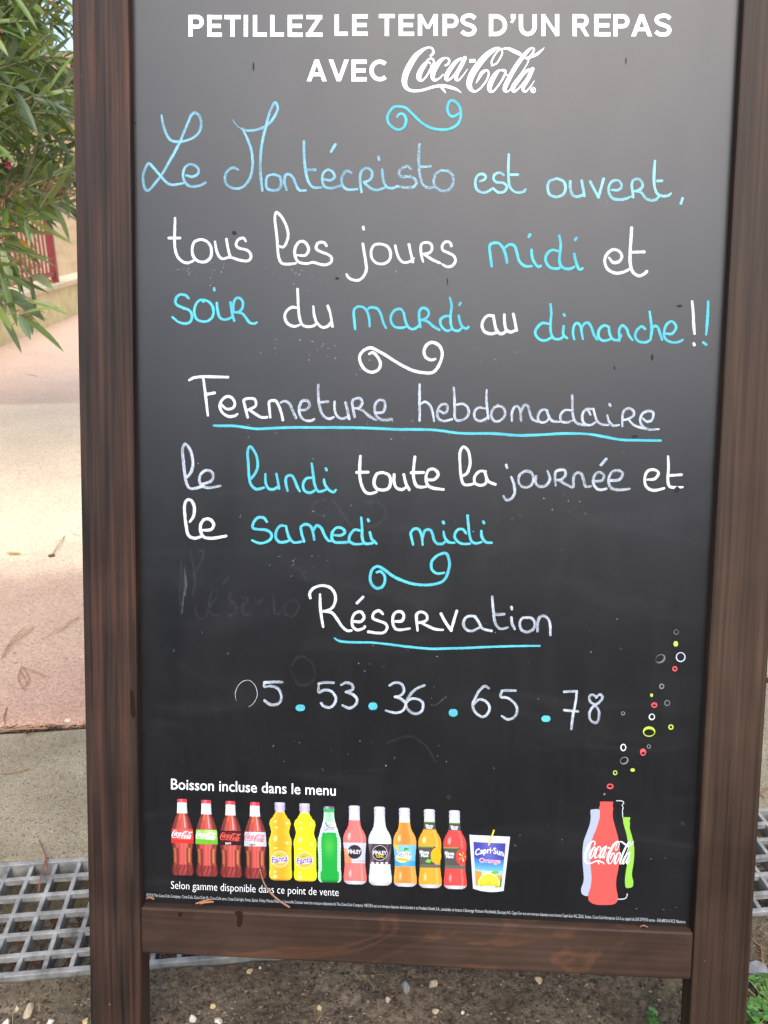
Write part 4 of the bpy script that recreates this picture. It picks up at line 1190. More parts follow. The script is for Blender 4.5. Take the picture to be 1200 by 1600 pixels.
def hash2(i, j, k=0):
    h = math.sin(i*127.1+j*311.7+k*74.7)*43758.5453
    return h-math.floor(h)
def vnoise(x, y, k=0):
    i, j = math.floor(x), math.floor(y); fx, fy = x-i, y-j
    fx = fx*fx*(3-2*fx); fy = fy*fy*(3-2*fy)
    a = hash2(i, j, k)+(hash2(i+1, j, k)-hash2(i, j, k))*fx
    b = hash2(i, j+1, k)+(hash2(i+1, j+1, k)-hash2(i, j+1, k))*fx
    return a+(b-a)*fy
def soil_h(s, t):
    e = max(0.0, min(1.0, (T_NEAR-t)/0.05))
    h = (vnoise(s*9, t*9)-0.5)*0.018+(vnoise(s*31, t*31, 1)-0.5)*0.009+(vnoise(s*95, t*95, 2)-0.5)*0.0055+(vnoise(s*210, t*210, 3)-0.5)*0.0048
    return h*(0.25+0.75*e)-0.004

def axis_pts(lo, a, b, hi, step):
    out = []
    d = step*1.6; x = a-d
    while x > lo: out.insert(0, x); d *= 1.6; x -= d
    out.insert(0, lo)
    n = int(round((b-a)/step))
    out += [a+(b-a)*i/n for i in range(n+1)]
    d = step*1.6; x = b+d
    while x < hi: out.append(x); d *= 1.6; x += d
    if hi > b+1e-6: out.append(hi)
    return out
def soil_mat():
    m, nt, bs = new_mat("soil")
    v = coords(nt)
    n1 = noise(nt, v, 9.0, 8, 0.65); n2 = noise(nt, v, 120.0, 6, 0.7); n3 = noise(nt, v, 3.0, 3)
    c = ramp(nt, n1, [(0.3, (0.078, 0.057, 0.037, 1)), (0.52, (0.140, 0.106, 0.071, 1)), (0.72, (0.215, 0.168, 0.118, 1))])
    c = mixc(nt, 0.75, c, ramp(nt, n2, [(0.34, g(0.32)), (0.5, g(0.9)), (0.70, g(1.6))]), 'MULTIPLY')
    c = mixc(nt, ramp(nt, n3, [(0.48, g(0)), (0.62, g(0.35))]), c, (0.075, 0.072, 0.036, 1))
    vo = nt.nodes.new("ShaderNodeTexVoronoi"); vo.inputs['Scale'].default_value = 260.0
    nt.links.new(v, vo.inputs['Vector'])
    pale = ramp(nt, vo.outputs['Distance'], [(0.0, g(1)), (0.12, g(1)), (0.20, g(0))])
    c = mixc(nt, math_(nt, 'MULTIPLY', pale, ramp(nt, noise(nt, v, 60.0, 2), [(0.56, g(0)), (0.62, g(0.6))])), c, (0.36, 0.30, 0.23, 1))
    nt.links.new(c, bs.inputs['Base Color'])
    bs.inputs['Roughness'].default_value = 0.95
    bs.inputs['Specular IOR Level'].default_value = 0.2
    bump(nt, bs, n2, 1.0, 0.007)
    return m
sx = axis_pts(-12, -0.75, 0.85, 12, 0.004)
ty = axis_pts(0.20, 0.55, T_NEAR-0.002, T_NEAR-0.002, 0.004)
vs = [from_st(s, t, soil_h(s, t)) for t in ty for s in sx]
n = len(sx)
fs = [[j*n+i, j*n+i+1, (j+1)*n+i+1, (j+1)*n+i] for j in range(len(ty)-1) for i in range(n-1)]
tag(add("soil", vs, fs, soil_mat(), smooth=True), kind='structure')
M_DARK_GROUND = plain("dark_ground", (0.042, 0.043, 0.045, 1), 0.9, n_amt=0.5, n_scale=180, bmp=0.5)
v, f = box(-40, 40, -40, 0.215, -0.2, 0.012, bev=0.004)  # dark sheet out of view, added to dim ground bounce and the board's reflection
tag(add("added_dark_ground", v, f, M_DARK_GROUND, rotz=GA), kind='structure')

def concrete_mat(name, c0, c1, c2, sp_dark=0.7, sp_pale=0.8):
    m, nt, bs = new_mat(name)
    v = coords(nt)
    n1 = noise(nt, v, 6.0, 6, 0.6); n2 = noise(nt, v, 300.0, 4, 0.7); n3 = noise(nt, v, 95.0, 3)
    c = ramp(nt, n1, [(0.3, c0), (0.5, c1), (0.72, c2)])
    c = mixc(nt, 0.6, c, ramp(nt, n2, [(0.34, g(0.45)), (0.62, g(1.25))]), 'MULTIPLY')
    for sc, gate, lim, col, amt in ((270.0, 0.54, 0.22, (0.55, 0.51, 0.43, 1), sp_pale), (210.0, 0.48, 0.24, (0.055, 0.050, 0.045, 1), sp_dark)):
        vo = nt.nodes.new("ShaderNodeTexVoronoi"); vo.inputs['Scale'].default_value = sc
        nt.links.new(v, vo.inputs['Vector'])
        sp = ramp(nt, vo.outputs['Distance'], [(0.0, g(1)), (lim, g(1)), (lim+0.1, g(0))])
        ga = ramp(nt, noise(nt, v, sc*0.4, 2), [(gate, g(0)), (gate+0.06, g(1))])
        c = mixc(nt, math_(nt, 'MULTIPLY', math_(nt, 'MULTIPLY', sp, ga), amt), c, col)
    nt.links.new(c, bs.inputs['Base Color'])
    bs.inputs['Roughness'].default_value = 0.9
    bs.inputs['Specular IOR Level'].default_value = 0.3
    bump(nt, bs, n2, 0.6, 0.0022)
    return m
M_CONC = concrete_mat("exposed_concrete", (0.170, 0.139, 0.088, 1), (0.235, 0.195, 0.128, 1), (0.305, 0.258, 0.175, 1), 0.95, 0.40)
def pave_line(s):                     # the pavement's edge runs at its own angle
    return (s*sin(PA-GA)+T_PAVE)/cos(PA-GA)
vs, fs = [], []
cs = [-8+16*i/160 for i in range(161)]
for s in cs:
    e0 = T_FAR+0.001+(vnoise(s*30, 1.7)-0.5)*0.003
    e1 = pave_line(s)-0.014+(vnoise(s*24, 7.7)-0.5)*0.009
    for t, z in ((e0, -0.2), (e0, -0.006), (e0+0.004, -0.001), (e1-0.005, -0.001), (e1, -0.006), (e1, -0.2)): vs.append(from_st(s, t, z))
for i in range(160):
    for k_ in range(5): fs.append([i*6+k_, (i+1)*6+k_, (i+1)*6+k_+1, i*6+k_+1])
o = add("concrete_strip", vs, fs, M_CONC); tag(o, kind='structure')
v, f = box(-8, 8, T_PAVE-0.03, T_PAVE+0.2, -0.19, -0.007)
tag(add("joint_dirt", v, f, plain("joint_dirt", (0.035, 0.026, 0.018, 1), 0.95), rotz=PA), kind='structure')
# trench under the grating
M_TRENCH = concrete_mat("trench_concrete", (0.15, 0.14, 0.12, 1), (0.22, 0.20, 0.17, 1), (0.30, 0.27, 0.23, 1), 0.3, 0.2)
mb = MB()
mb.box(-40, 40, T_NEAR-0.03, T_FAR-0.001, -0.17, -0.115)
mb.box(-40, 40, T_NEAR-0.028, T_NEAR-0.0005, -0.1145, -0.012)
o = mb.build("drain_channel", M_TRENCH, rotz=GA); tag(o, kind='structure')

def pave_mat():
    m, nt, bs = new_mat("tinted_pavement")
    v = coords(nt)
    tc = nt.nodes.new("ShaderNodeTexCoord")
    sep = nt.nodes.new("ShaderNodeSeparateXYZ"); nt.links.new(tc.outputs['Object'], sep.inputs[0])
    # bays of differently tinted concrete, counted along the walkway (object y)
    wob = noise(nt, v, 1.3, 4, 0.6)
    yy = math_(nt, 'ADD', sep.outputs['Y'], math_(nt, 'MULTIPLY', math_(nt, 'SUBTRACT', wob, 0.5), 0.9))
    fy = math_(nt, 'MULTIPLY', yy, 0.1)
    rosy = (0.345, 0.208, 0.146, 1); cream = (0.720, 0.545, 0.360, 1); dust = (0.390, 0.262, 0.180, 1); pink = (0.60, 0.415, 0.290, 1)
    bay1 = ramp(nt, fy, [(0.140, rosy), (0.165, dust), (0.205, dust), (0.235, cream), (1.0, cream)])
    far = ramp(nt, math_(nt, 'MULTIPLY', sep.outputs['Y'], 0.1), [(0.438, g(0)), (0.442, g(1))])
    c = mixc(nt, far, bay1, pink)
    n1 = noise(nt, v, 4.0, 6, 0.65); n2 = noise(nt, v, 170.0, 4, 0.7)
    c = mixc(nt, 0.28, c, ramp(nt, n1, [(0.3, g(0.65)), (0.7, g(1.12))]), 'MULTIPLY')
    c = mixc(nt, 0.75, c, ramp(nt, n2, [(0.34, g(0.55)), (0.58, g(1.2))]), 'MULTIPLY')
    for sc, gate, lim, col, amt in ((230.0, 0.55, 0.2, (0.66, 0.55, 0.43, 1), 0.5), (170.0, 0.54, 0.22, (0.13, 0.075, 0.05, 1), 0.7), (30.0, 0.60, 0.08, (0.13, 0.09, 0.06, 1), 0.8)):
        vo = nt.nodes.new("ShaderNodeTexVoronoi"); vo.inputs['Scale'].default_value = sc
        nt.links.new(v, vo.inputs['Vector'])
        sp = ramp(nt, vo.outputs['Distance'], [(0.0, g(1)), (lim, g(1)), (lim+0.1, g(0))])
        ga = ramp(nt, noise(nt, v, sc*0.35, 2), [(gate, g(0)), (gate+0.05, g(1))])
        c = mixc(nt, math_(nt, 'MULTIPLY', math_(nt, 'MULTIPLY', sp, ga), amt), c, col)
    nt.links.new(c, bs.inputs['Base Color'])
    bs.inputs['Roughness'].default_value = 0.85
    bs.inputs['Specular IOR Level'].default_value = 0.35
    bump(nt, bs, n2, 0.5, 0.002)
    return m
M_PAVE = pave_mat()
pp = [(-0.20, 0), (-0.004, 0.0), (0.0035, 0.003), (0.0065, 0.008), (0.0085, 0.016), (0.0095, 0.03), (0.010, 0.06)]
svals = [-40+i*0.02 for i in range(0)]
svals = axis_pts(-40, -1.4, 1.6, 40, 0.02)
vs, fs = [], []
tt = [(z, T_PAVE+dt) for z, dt in pp]+[(0.010, t) for t in (1.7, 2.5, 4, 8, 16, 45)]
for s in svals:
    w = (vnoise(s*22, 3.3)-0.5)*0.010+(vnoise(s*70, 9.1)-0.5)*0.006
    for k_, (z, t) in enumerate(tt): vs.append((s, t+(w if k_ < 7 else 0), z))
n = len(tt)
for i in range(len(svals)-1):
    for k_ in range(n-1): fs.append([i*n+k_, (i+1)*n+k_, (i+1)*n+k_+1, i*n+k_+1])
tag(add("pavement", vs, fs, M_PAVE, smooth=True, rotz=PA), kind='structure')
m_far = plain("dry_ground", (0.20, 0.17, 0.11, 1), 0.95, n_scale=0.3)
tag(add("ground", [(-900, -900, -0.25), (900, -900, -0.25), (900, 900, -0.25), (-900, 900, -0.25)], [[0, 1, 2, 3]], m_far), kind='structure')

rj = random.Random(51)
def strip(pts, w, twist=0.0):
    """a flat curved needle lying roughly level"""
    vs, fs = [], []
    for i, p in enumerate(pts):
        a, b = pts[max(i-1, 0)], pts[min(i+1, len(pts)-1)]
        d = (b-a).normalized()
        side = d.cross(Vector((0, 0, 1)))
        side = side.normalized() if side.length > 1e-4 else Vector((1, 0, 0))
        ww = w*(0.6 if i in (0, len(pts)-1) else 1.0)/2
        vs += [p+side*ww, p+Vector((0, 0, ww*0.9)), p-side*ww]
    for i in range(len(pts)-1):
        a, b = i*3, (i+1)*3
        fs += [[a, b, b+1, a+1], [a+1, b+1, b+2, a+2], [a, a+2, b+2, b]]
    fs += [[0, 1, 2], [len(vs)-1, len(vs)-2, len(vs)-3]]
    return vs, fs
M_STUFF = attr_mat("loose_debris", 0.9, 0.2, 0.3, 150)
def arc_pts(p, a, L, bend, z=0.0, n=5):
    out = []; x, y = p.x, p.y
    for i in range(n+1):
        out.append(Vector((x, y, p.z+z*sin(pi*i/n))))
        x += cos(a)*L/n; y += sin(a)*L/n; a += bend/n
    return out
def chip(p, r, flat=0.7, rnd=RES):
    vs = []
    for (x, y, z) in ((1, 0, 0), (-1, 0, 0), (0, 1, 0), (0, -1, 0), (0, 0, 1), (0, 0, -1)):
        vs.append(p+Vector((x*r*rnd.uniform(0.6, 1.2), y*r*rnd.uniform(0.6, 1.2), z*r*flat*rnd.uniform(0.6, 1.1))))
    return vs, [[0, 2, 4], [2, 1, 4], [1, 3, 4], [3, 0, 4], [2, 0, 5], [1, 2, 5], [3, 1, 5], [0, 3, 5]]
mb = MB()
for _ in range(1500):
    s_ = rj.uniform(-1.1, 1.1); t_ = pave_line(s_)-0.007+rj.gauss(0, 0.0045)
    p = from_st(s_, t_, rj.uniform(-0.006, 0.002))
    c = rj.choice([(0.03, 0.02, 0.013, 1)]*5+[(0.07, 0.045, 0.026, 1)]*3+[(0.20, 0.12, 0.055, 1)])
    if rj.random() < 0.3: mb.add(strip(arc_pts(p, GA+rj.gauss(0, 0.35), rj.uniform(0.015, 0.06), rj.uniform(-0.4, 0.4), 0.003, 4), 0.0016), c)
    else: mb.add(chip(p, rj.uniform(0.001, 0.0036), 0.6, rj), c)
tag(mb.build("joint_litter", M_STUFF), kind='stuff')

# ---- gratings
M_GALV = plain("galvanised_steel", (0.25, 0.247, 0.230, 1), 0.65, 0.0, 0.4, 0.9, 42.0, 0.3)
def grating(s0, s1, label):
    root = empty("drain_grating", from_st((s0+s1)/2, (T_NEAR+T_FAR)/2, -0.030), GA)
    tag(root, label, "drain grating", "galvanised gratings over the drain")
    L = (s1-s0)/2; Wd = (T_FAR-T_NEAR)/2-0.003
    mb = MB()
    for sy in (-1, 1): mb.box(-L, L, sy*Wd-(0.008 if sy > 0 else 0), sy*Wd+(0.008 if sy < 0 else 0), 0.0, 0.0305, bev=0.0008, seg=1)
    for sx_ in (-1, 1): mb.box(sx_*L-(0.004 if sx_ > 0 else 0), sx_*L+(0.004 if sx_ < 0 else 0), -Wd+0.0082, Wd-0.0082, 0.0, 0.030, bev=0.0008, seg=1)
    mb.build("frame", M_GALV, root)
    mb = MB()
    k_ = int(2*L/0.0345)
    for i in range(1, k_):
        x = -L+2*L*i/k_
        mb.box(x-0.0031, x+0.0031, -Wd+0.0082, Wd-0.0082, 0.002, 0.0285, bev=0.0006, seg=1)
    o = mb.build("bearing_bars", M_GALV, root)
    mb = MB()
    for j in range(1, 6):
        y = -Wd+2*Wd*j/6
        mb.box(-L+0.0042, L-0.0042, y-0.0034, y+0.0034, 0.0195, 0.0292, bev=0.0006, seg=1)
    mb.build("cross_bars", M_GALV, root)
    return root
grating(-1.35, -0.015, "galvanised steel grating over the drain left of the sign")
grating(0.0, 1.30, "galvanised steel grating over the drain right of the sign")

# ---- loose stuff
rl_ = random.Random(33)
M_NEEDLE = plain("dry_pine_needle", (0.25, 0.125, 0.052, 1), 0.7, n_amt=0.3)
M_NEEDLE_R = plain("reddish_pine_needle", (0.21, 0.075, 0.04, 1), 0.7, n_amt=0.3)
mb = MB()
for _ in range(2200):
    s, t_ = rl_.uniform(-0.75, 0.95), T_NEAR+0.012+(T_FAR-T_NEAR-0.02)*rl_.random()**1.7
    p = from_st(s, t_, -0.113+rl_.random()*0.022*(1-(t_-T_NEAR)/0.22))
    c = rl_.choice([(0.13, 0.05, 0.03, 1), (0.10, 0.055, 0.03, 1), (0.17, 0.085, 0.04, 1), (0.07, 0.04, 0.025, 1)])
    if rl_.random() < 0.8: mb.add(strip(arc_pts(p, rl_.uniform(0, 2*pi), rl_.uniform(0.03, 0.09), rl_.uniform(-0.8, 0.8), 0.006), 0.0018), c)
    else:
        a = rl_.uniform(0, pi); r = rl_.uniform(0.006, 0.016)
        q = [p+Vector((cos(a+k_*pi/2)*r*(1 if k_ % 2 else 0.5), sin(a+k_*pi/2)*r*(1 if k_ % 2 else 0.5), rl_.uniform(0, 0.008))) for k_ in range(4)]
        mb.add((q, [[0, 1, 2, 3]]), c)
tag(mb.build("drain_litter", M_STUFF), kind='stuff')
# grit, crumbs and chips mixed in the soil
mb = MB()
for _ in range(15000):
    s, t_ = rl_.uniform(-0.75, 0.80), rl_.uniform(0.60, T_NEAR-0.004)
    r = rl_.choice((0.0007, 0.0009, 0.0012, 0.0016, 0.0022, 0.0030))
    c = rl_.choice([(0.045, 0.032, 0.023, 1)]*8+[(0.085, 0.062, 0.043, 1)]*9+[(0.13, 0.100, 0.070, 1)]*7+[(0.20, 0.16, 0.11, 1)]*2+[(0.34, 0.29, 0.21, 1)]*(1 if r < 0.002 else 0))
    mb.add(chip(from_st(s, t_, soil_h(s, t_)+r*0.3), r), c)
for _ in range(170):
    s, t_ = rl_.uniform(-0.75, 0.80), rl_.uniform(0.60, T_NEAR-0.01)
    p = from_st(s, t_, soil_h(s, t_)+0.002)
    mb.add(strip(arc_pts(p, rl_.uniform(0, 2*pi), rl_.uniform(0.006, 0.025), rl_.uniform(-0.6, 0.6), 0.003, 3), 0.0011), rl_.choice([(0.17, 0.11, 0.065, 1), (0.09, 0.06, 0.04, 1), (0.26, 0.2, 0.13, 1)]))
tag(mb.build("soil_grit", M_STUFF), kind='stuff')

# pebbles
def pebble_mesh(seed, rx, ry, rz):
    bm = bmesh.new()
    bmesh.ops.create_icosphere(bm, subdivisions=3, radius=1.0)
    r_ = random.Random(seed); off = [r_.uniform(0, 50) for _ in range(3)]
    planes = [(Vector((r_.uniform(-1, 1), r_.uniform(-1, 1), r_.uniform(-1, 1))).normalized(), r_.uniform(0.50, 0.85)) for _ in range(11)]
    for v in bm.verts:
        c = v.co.copy()
        for nrm, dd in planes:
            e = c.dot(nrm)-dd
            if e > 0: c -= nrm*e*0.97
        c *= 1+0.10*(vnoise(v.co.x*3+off[0], v.co.y*3+v.co.z*2+off[1])-0.5)
        v.co = Vector((c.x*rx, c.y*ry, c.z*rz))
    bm.verts.index_update()
    r = [v.co.copy() for v in bm.verts], [[v.index for v in f.verts] for f in bm.faces]
    bm.free()
    return r
def stone_mat(name, c): return plain(name, c, 0.8, 0, 0.3, 0.55, 160.0, 0.4)
M_STN = {'b': stone_mat("beige_stone", (0.42, 0.33, 0.23, 1)), 'w': stone_mat("white_stone", (0.60, 0.53, 0.44, 1)), 'g': stone_mat("grey_stone", (0.20, 0.195, 0.185, 1)),
         'y': stone_mat("yellow_stone", (0.50, 0.37, 0.19, 1)), 'm': stone_mat("pale_grey_slate", (0.20, 0.195, 0.20, 1))}
PEBBLES = [
 (44, 1574, 0.0105, 0.0080, 'b', "largest beige angular pebble on the soil near the left grating"),
 (25, 1571, 0.0060, 0.0050, 'b', "round beige pebble just left of the largest beige pebble"),
 (9, 1592, 0.0062, 0.0050, 'w', "small whitish pebble at the lower left corner of the picture"),
 (78, 1597, 0.0062, 0.0045, 'w', "cream pebble left of the sign's reddish stile, at the bottom edge"),
 (134, 1594, 0.0058, 0.0045, 'y', "sandy pebble touching the sign's reddish stile"),
 (301, 1591, 0.0064, 0.0046, 'w', "cream pebble under the sign, left one of the pair at the bottom edge"),
 (341, 1589, 0.0068, 0.0052, 'w', "pinkish white pebble under the sign, right one of the pair at the bottom edge"),
 (332, 1566, 0.0048, 0.0036, 'y', "yellowish pebble above the pair of pale pebbles under the sign"),
 (390, 1512, 0.0050, 0.0032, 'y', "flat yellow chip close under the bottom rail"),
 (406, 1507, 0.0028, 0.0024, 'w', "tiny white chip close under the bottom rail"),
 (498, 1572, 0.0042, 0.0042, 'y', "brownish yellow pebble under the middle of the sign"),
 (633, 1546, 0.0092, 0.0080, 'g', "dark grey rounded pebble under the sign"),
 (676, 1541, 0.0080, 0.0056, 'b', "pinkish beige pebble right of the dark grey pebble"),
 (606, 1566, 0.0046, 0.0040, 'b', "small beige pebble below the dark grey pebble"),
 (842, 1527, 0.0072, 0.0042, 'y', "sandy pebble half hidden below the bottom rail, right of centre"),
 (681, 1540+42, 0.0050, 0.0042, 'b', "dusty pebble under the sign by the bottom edge, right of centre"),
 (723, 1582, 0.0036, 0.0030, 'w', "small pale chip at the bottom edge, right of centre"),
 (1066, 1592, 0.0060, 0.0045, 'm', "pale chip beside the right leg of the sign at the bottom edge"),
 (107, 1130, 0.0075, 0.0055, 'w', "white pebble on the pavement edge beside the sign"),
]
for i, (x, y, rx, rz, mk, lab) in enumerate(PEBBLES):
    v, f = pebble_mesh(40+i, rx, rx*0.8, rz)
    p = ground_at(x, y)
    s, t_ = st(p)
    z = soil_h(s, t_) if t_ < T_NEAR else 0.004
    o = add("pebble", v, f, M_STN[mk], smooth=True, loc=(p.x, p.y, z+rz*0.35), rotz=rl_.uniform(0, 6))
    tag(o, lab, "pebble", "pebbles lying on the ground")
v, f = pebble_mesh(91, 0.020, 0.011, 0.006)
p = ground_at(1180, 1517); s, t_ = st(p)
tag(add("flat_stone", v, f, M_STN['m'], smooth=True, loc=(p.x, p.y, soil_h(s, t_)+0.002), rotz=0.1), "flat pale grey stone on the soil right of the sign", "stone")

# pine needles on the ground, each pair or tuft one fallen needle bundle
def needles(pix, mat, label, w=0.0017, z0=0.011, spread=None):
    mb = MB()
    for path in pix:
        P = []
        for i, (x, y) in enumerate(path):
            P.append(ground_at(x, y, z0+0.002+0.003*sin(pi*i/(len(path)-1))))
        P = [Vector(q) for q in catmull([tuple(q) for q in P], 4)]
        mb.add(strip(P, w))
    c = sum((Vector(v) for v in mb.v), Vector())/len(mb.v)
    mb.v = [Vector(v)-c for v in mb.v]
    o = mb.build("pine_needle", mat, loc=c)
    return tag(o, label, "pine needle", "fallen pine needles")
needles([[(2, 1030), (22, 1005), (52, 982)], [(2, 1026), (18, 1000), (38, 980)], [(10, 1012), (34, 990), (53, 980)]], M_NEEDLE, "dry needle tuft on the pavement, nearest the left picture edge", z0=0.012)
needles([[(66, 999), (98, 978), (126, 962)], [(86, 990), (112, 972), (124, 963)]], M_NEEDLE, "dry needle pair on the pavement pointing at the sign", z0=0.012)
needles([[(34, 1041), (52, 1048), (78, 1058)], [(34, 1041), (28, 1060), (38, 1078)], [(35, 1042), (46, 1060), (36, 1074)], [(30, 1046), (40, 1062), (42, 1072)]], M_NEEDLE, "spread needle bundle with four prongs on the pavement", z0=0.012)
needles([[(82, 866), (92, 848), (102, 836)], [(80, 866), (96, 850), (100, 838)]], M_NEEDLE, "thin needle pair beside the small brown cone", z0=0.012)
needles([[(112, 832), (120, 836), (129, 838)]], M_NEEDLE, "single needle end showing beside the sign on the cream pavement", z0=0.012)
needles([[(42, 585), (50, 586), (58, 588)]], M_NEEDLE_R, "far single needle on the pink paving", 0.004, z0=0.012)
needles([[(0, 1144), (30, 1138), (60, 1134), (84, 1130)], [(0, 1140), (40, 1139), (72, 1137)], [(8, 1130), (6, 1120), (12, 1104)]], M_NEEDLE, "needles caught along the pavement edge", 0.0026, z0=0.008)
needles([[(0, 1208), (20, 1206), (48, 1200)], [(2, 1209), (30, 1204), (47, 1201)]], M_NEEDLE, "dry orange needle lying across the concrete strip", 0.0022, z0=0.0)
needles([[(61, 1313), (70, 1335), (75, 1366)], [(72, 1340), (64, 1370), (60, 1394)]], M_NEEDLE_R, "reddish forked needle lying on the grating", 0.0022, z0=0.002)
needles([[(62, 1556), (61, 1570), (62, 1580)]], M_NEEDLE, "upright pale needle in the soil near the largest beige pebble", 0.0014, z0=0.004)
needles([[(1184, 1080), (1196, 1072), (1210, 1076)], [(1182, 1092), (1200, 1086)]], M_NEEDLE_R, "reddish needles at the pavement edge right of the sign", 0.003, z0=0.004)
needles([[(1182, 1246), (1190, 1238), (1204, 1230)], [(1180, 1236), (1196, 1246)]], M_NEEDLE_R, "reddish needles on the concrete right of the sign", 0.0026, z0=0.0)
needles([[(1188, 1475), (1192, 1500), (1188, 1528)], [(1176, 1468), (1196, 1484)]], M_NEEDLE, "dry stalk on the soil beside the flat stone", 0.002, z0=0.004)
M_YL = plain("yellow_leaf", (0.52, 0.27, 0.03, 1), 0.6, n_amt=0.4)
def leaf_strip(L, w, fold=0.25, curl=0.12, n=7):
    vs, fs = [], []
    for i in range(n+1):
        t = i/n; ww = w*sin(pi*min(1, t*0.96+0.02))**0.8/2
        z = curl*L*(t*t-t)
        vs += [Vector((t*L, -ww, z+fold*ww)), Vector((t*L, 0, z)), Vector((t*L, ww, z+fold*ww))]
    for i in range(n):
        a, b = i*3, i*3+3
        fs += [[a, b, b+1, a+1], [a+1, b+1, b+2, a+2]]
    return vs, fs
v, f = leaf_strip(0.046, 0.012)
p = ground_at(10, 864, 0.016)
tag(add("fallen_leaf", v, f, M_YL, smooth=True, loc=p, rotz=-0.05), "narrow yellow leaf fallen on the cream pavement", "leaf")
M_CONE = plain("brown_cone", (0.10, 0.06, 0.035, 1), 0.8, n_scale=200, bmp=0.6)
v, f = pebble_mesh(66, 0.011, 0.007, 0.006)
tag(add("pine_cone_scale", v, f, M_CONE, smooth=True, loc=ground_at(80, 868, 0.014), rotz=0.6), "small dark brown cone scale on the pavement", "cone")

# bits resting on the sign's bottom rail
def rail_bits(name, paths, mat, label, cat, w=0.0022, rz=0.0):
    mb = MB()
    for path in paths:
        P = []
        for (x, y, d) in path:
            X_, Z_ = on_board(x, y, RECESS-d)
            P.append(MS @ Vector((X_, RECESS-d, Z_)))
        P = [Vector(q) for q in catmull([tuple(q) for q in P], 5)]
        mb.add(tube(P, w/2, 5))
    c = sum((Vector(v) for v in mb.v), Vector())/len(mb.v)
    mb.v = [Vector(v)-c for v in mb.v]
    return tag(mb.build(name, mat, loc=c, smooth=True), label, cat)
M_TWIG = plain("brown_twig", (0.26, 0.135, 0.08, 1), 0.7, n_amt=0.4)
rail_bits("dry_stalk", [[(406, 1358, 0.003), (411, 1376, 0.004), (420, 1392, 0.006), (436, 1407, 0.008), (453, 1418, 0.010)]], M_TWIG, "curved brown stalk leaning on the printed bottles above the bottom rail", "dry stalk", 0.0020)
rail_bits("leaf_fragment", [[(306, 1412, 0.006), (318, 1408, 0.007), (331, 1405, 0.006)], [(312, 1412, 0.008), (322, 1410, 0.008), (334, 1409, 0.006)]], plain("orange_leaf", (0.34, 0.14, 0.06, 1), 0.7), "crumpled orange brown leaf bits on the bottom rail below the first bottles", "leaf", 0.0020)
rail_bits("leaf_fragment", [[(229, 1404, 0.007), (234, 1402, 0.008), (241, 1405, 0.007)]], plain("brown_leaf", (0.25, 0.11, 0.06, 1), 0.7), "small brown leaf bit in the lower left corner of the frame", "leaf", 0.0024)
rail_bits("leaf_fragment", [[(1000, 1448, 0.006), (1006, 1446, 0.007), (1012, 1449, 0.006)]], M_TWIG, "tiny brown leaf bit at the right end of the bottom rail", "leaf", 0.0014)

# ---- small green plants in the soil
M_LEAF = attr_mat("leaf_green", 0.36, 0.6, 0.22, 30, 0.36)
def clover(px_, py_, n, spread, size, label, seed):
    r_ = random.Random(seed)
    base = ground_at(px_, py_)
    s, t_ = st(base); base.z = soil_h(s, t_)
    root = empty("clover_plant", base)
    tag(root, label, "weed")
    lm, sm = MB(), MB()
    for _ in range(n):
        a = r_.uniform(0, 2*pi); d = spread*sqrt(r_.random()); h = r_.uniform(0.010, 0.034)*size/0.012
        top = Vector((cos(a)*d, sin(a)*d, h))
        sm.add(tube([Vector((cos(a)*d*0.3, sin(a)*d*0.3, -0.004)), top*0.6+Vector((0, 0, 0.2*h)), top], 0.0006, 4))
        c = r_.choice([(0.075, 0.20, 0.028, 1), (0.105, 0.26, 0.04, 1), (0.06, 0.15, 0.022, 1), (0.14, 0.29, 0.06, 1)])
        for k_ in range(3):
            b = a+k_*2.094+r_.uniform(-0.2, 0.2)
            R = size*r_.uniform(0.75, 1.2)
            ring = [Vector((0.0, 0, 0)), Vector((0.35*R, -0.36*R, 0.06*R)), Vector((0.8*R, -0.46*R, 0.05*R)), Vector((1.05*R, -0.2*R, 0)), Vector((0.95*R, 0, -0.02*R)), Vector((1.05*R, 0.2*R, 0)), Vector((0.8*R, 0.46*R, 0.05*R)), Vector((0.35*R, 0.36*R, 0.06*R))]
            tilt = Matrix.Rotation(b, 3, 'Z') @ Matrix.Rotation(r_.uniform(-0.35, 0.5), 3, 'Y')
            lm.add(([top+tilt @ q for q in ring], [[0, 1, 2, 3, 4], [0, 4, 5, 6, 7]]), c)
    lm.build("leaves", M_LEAF, root)
    sm.build("stems", plain("clover_stem", (0.16, 0.20, 0.05, 1), 0.6), root)
clover(1206, 1592, 60, 0.042, 0.0085, "bright green clover clump on the soil right of the sign", 3)
clover(1019, 1598, 7, 0.010, 0.0060, "tiny green seedling under the right end of the bottom rail", 8)

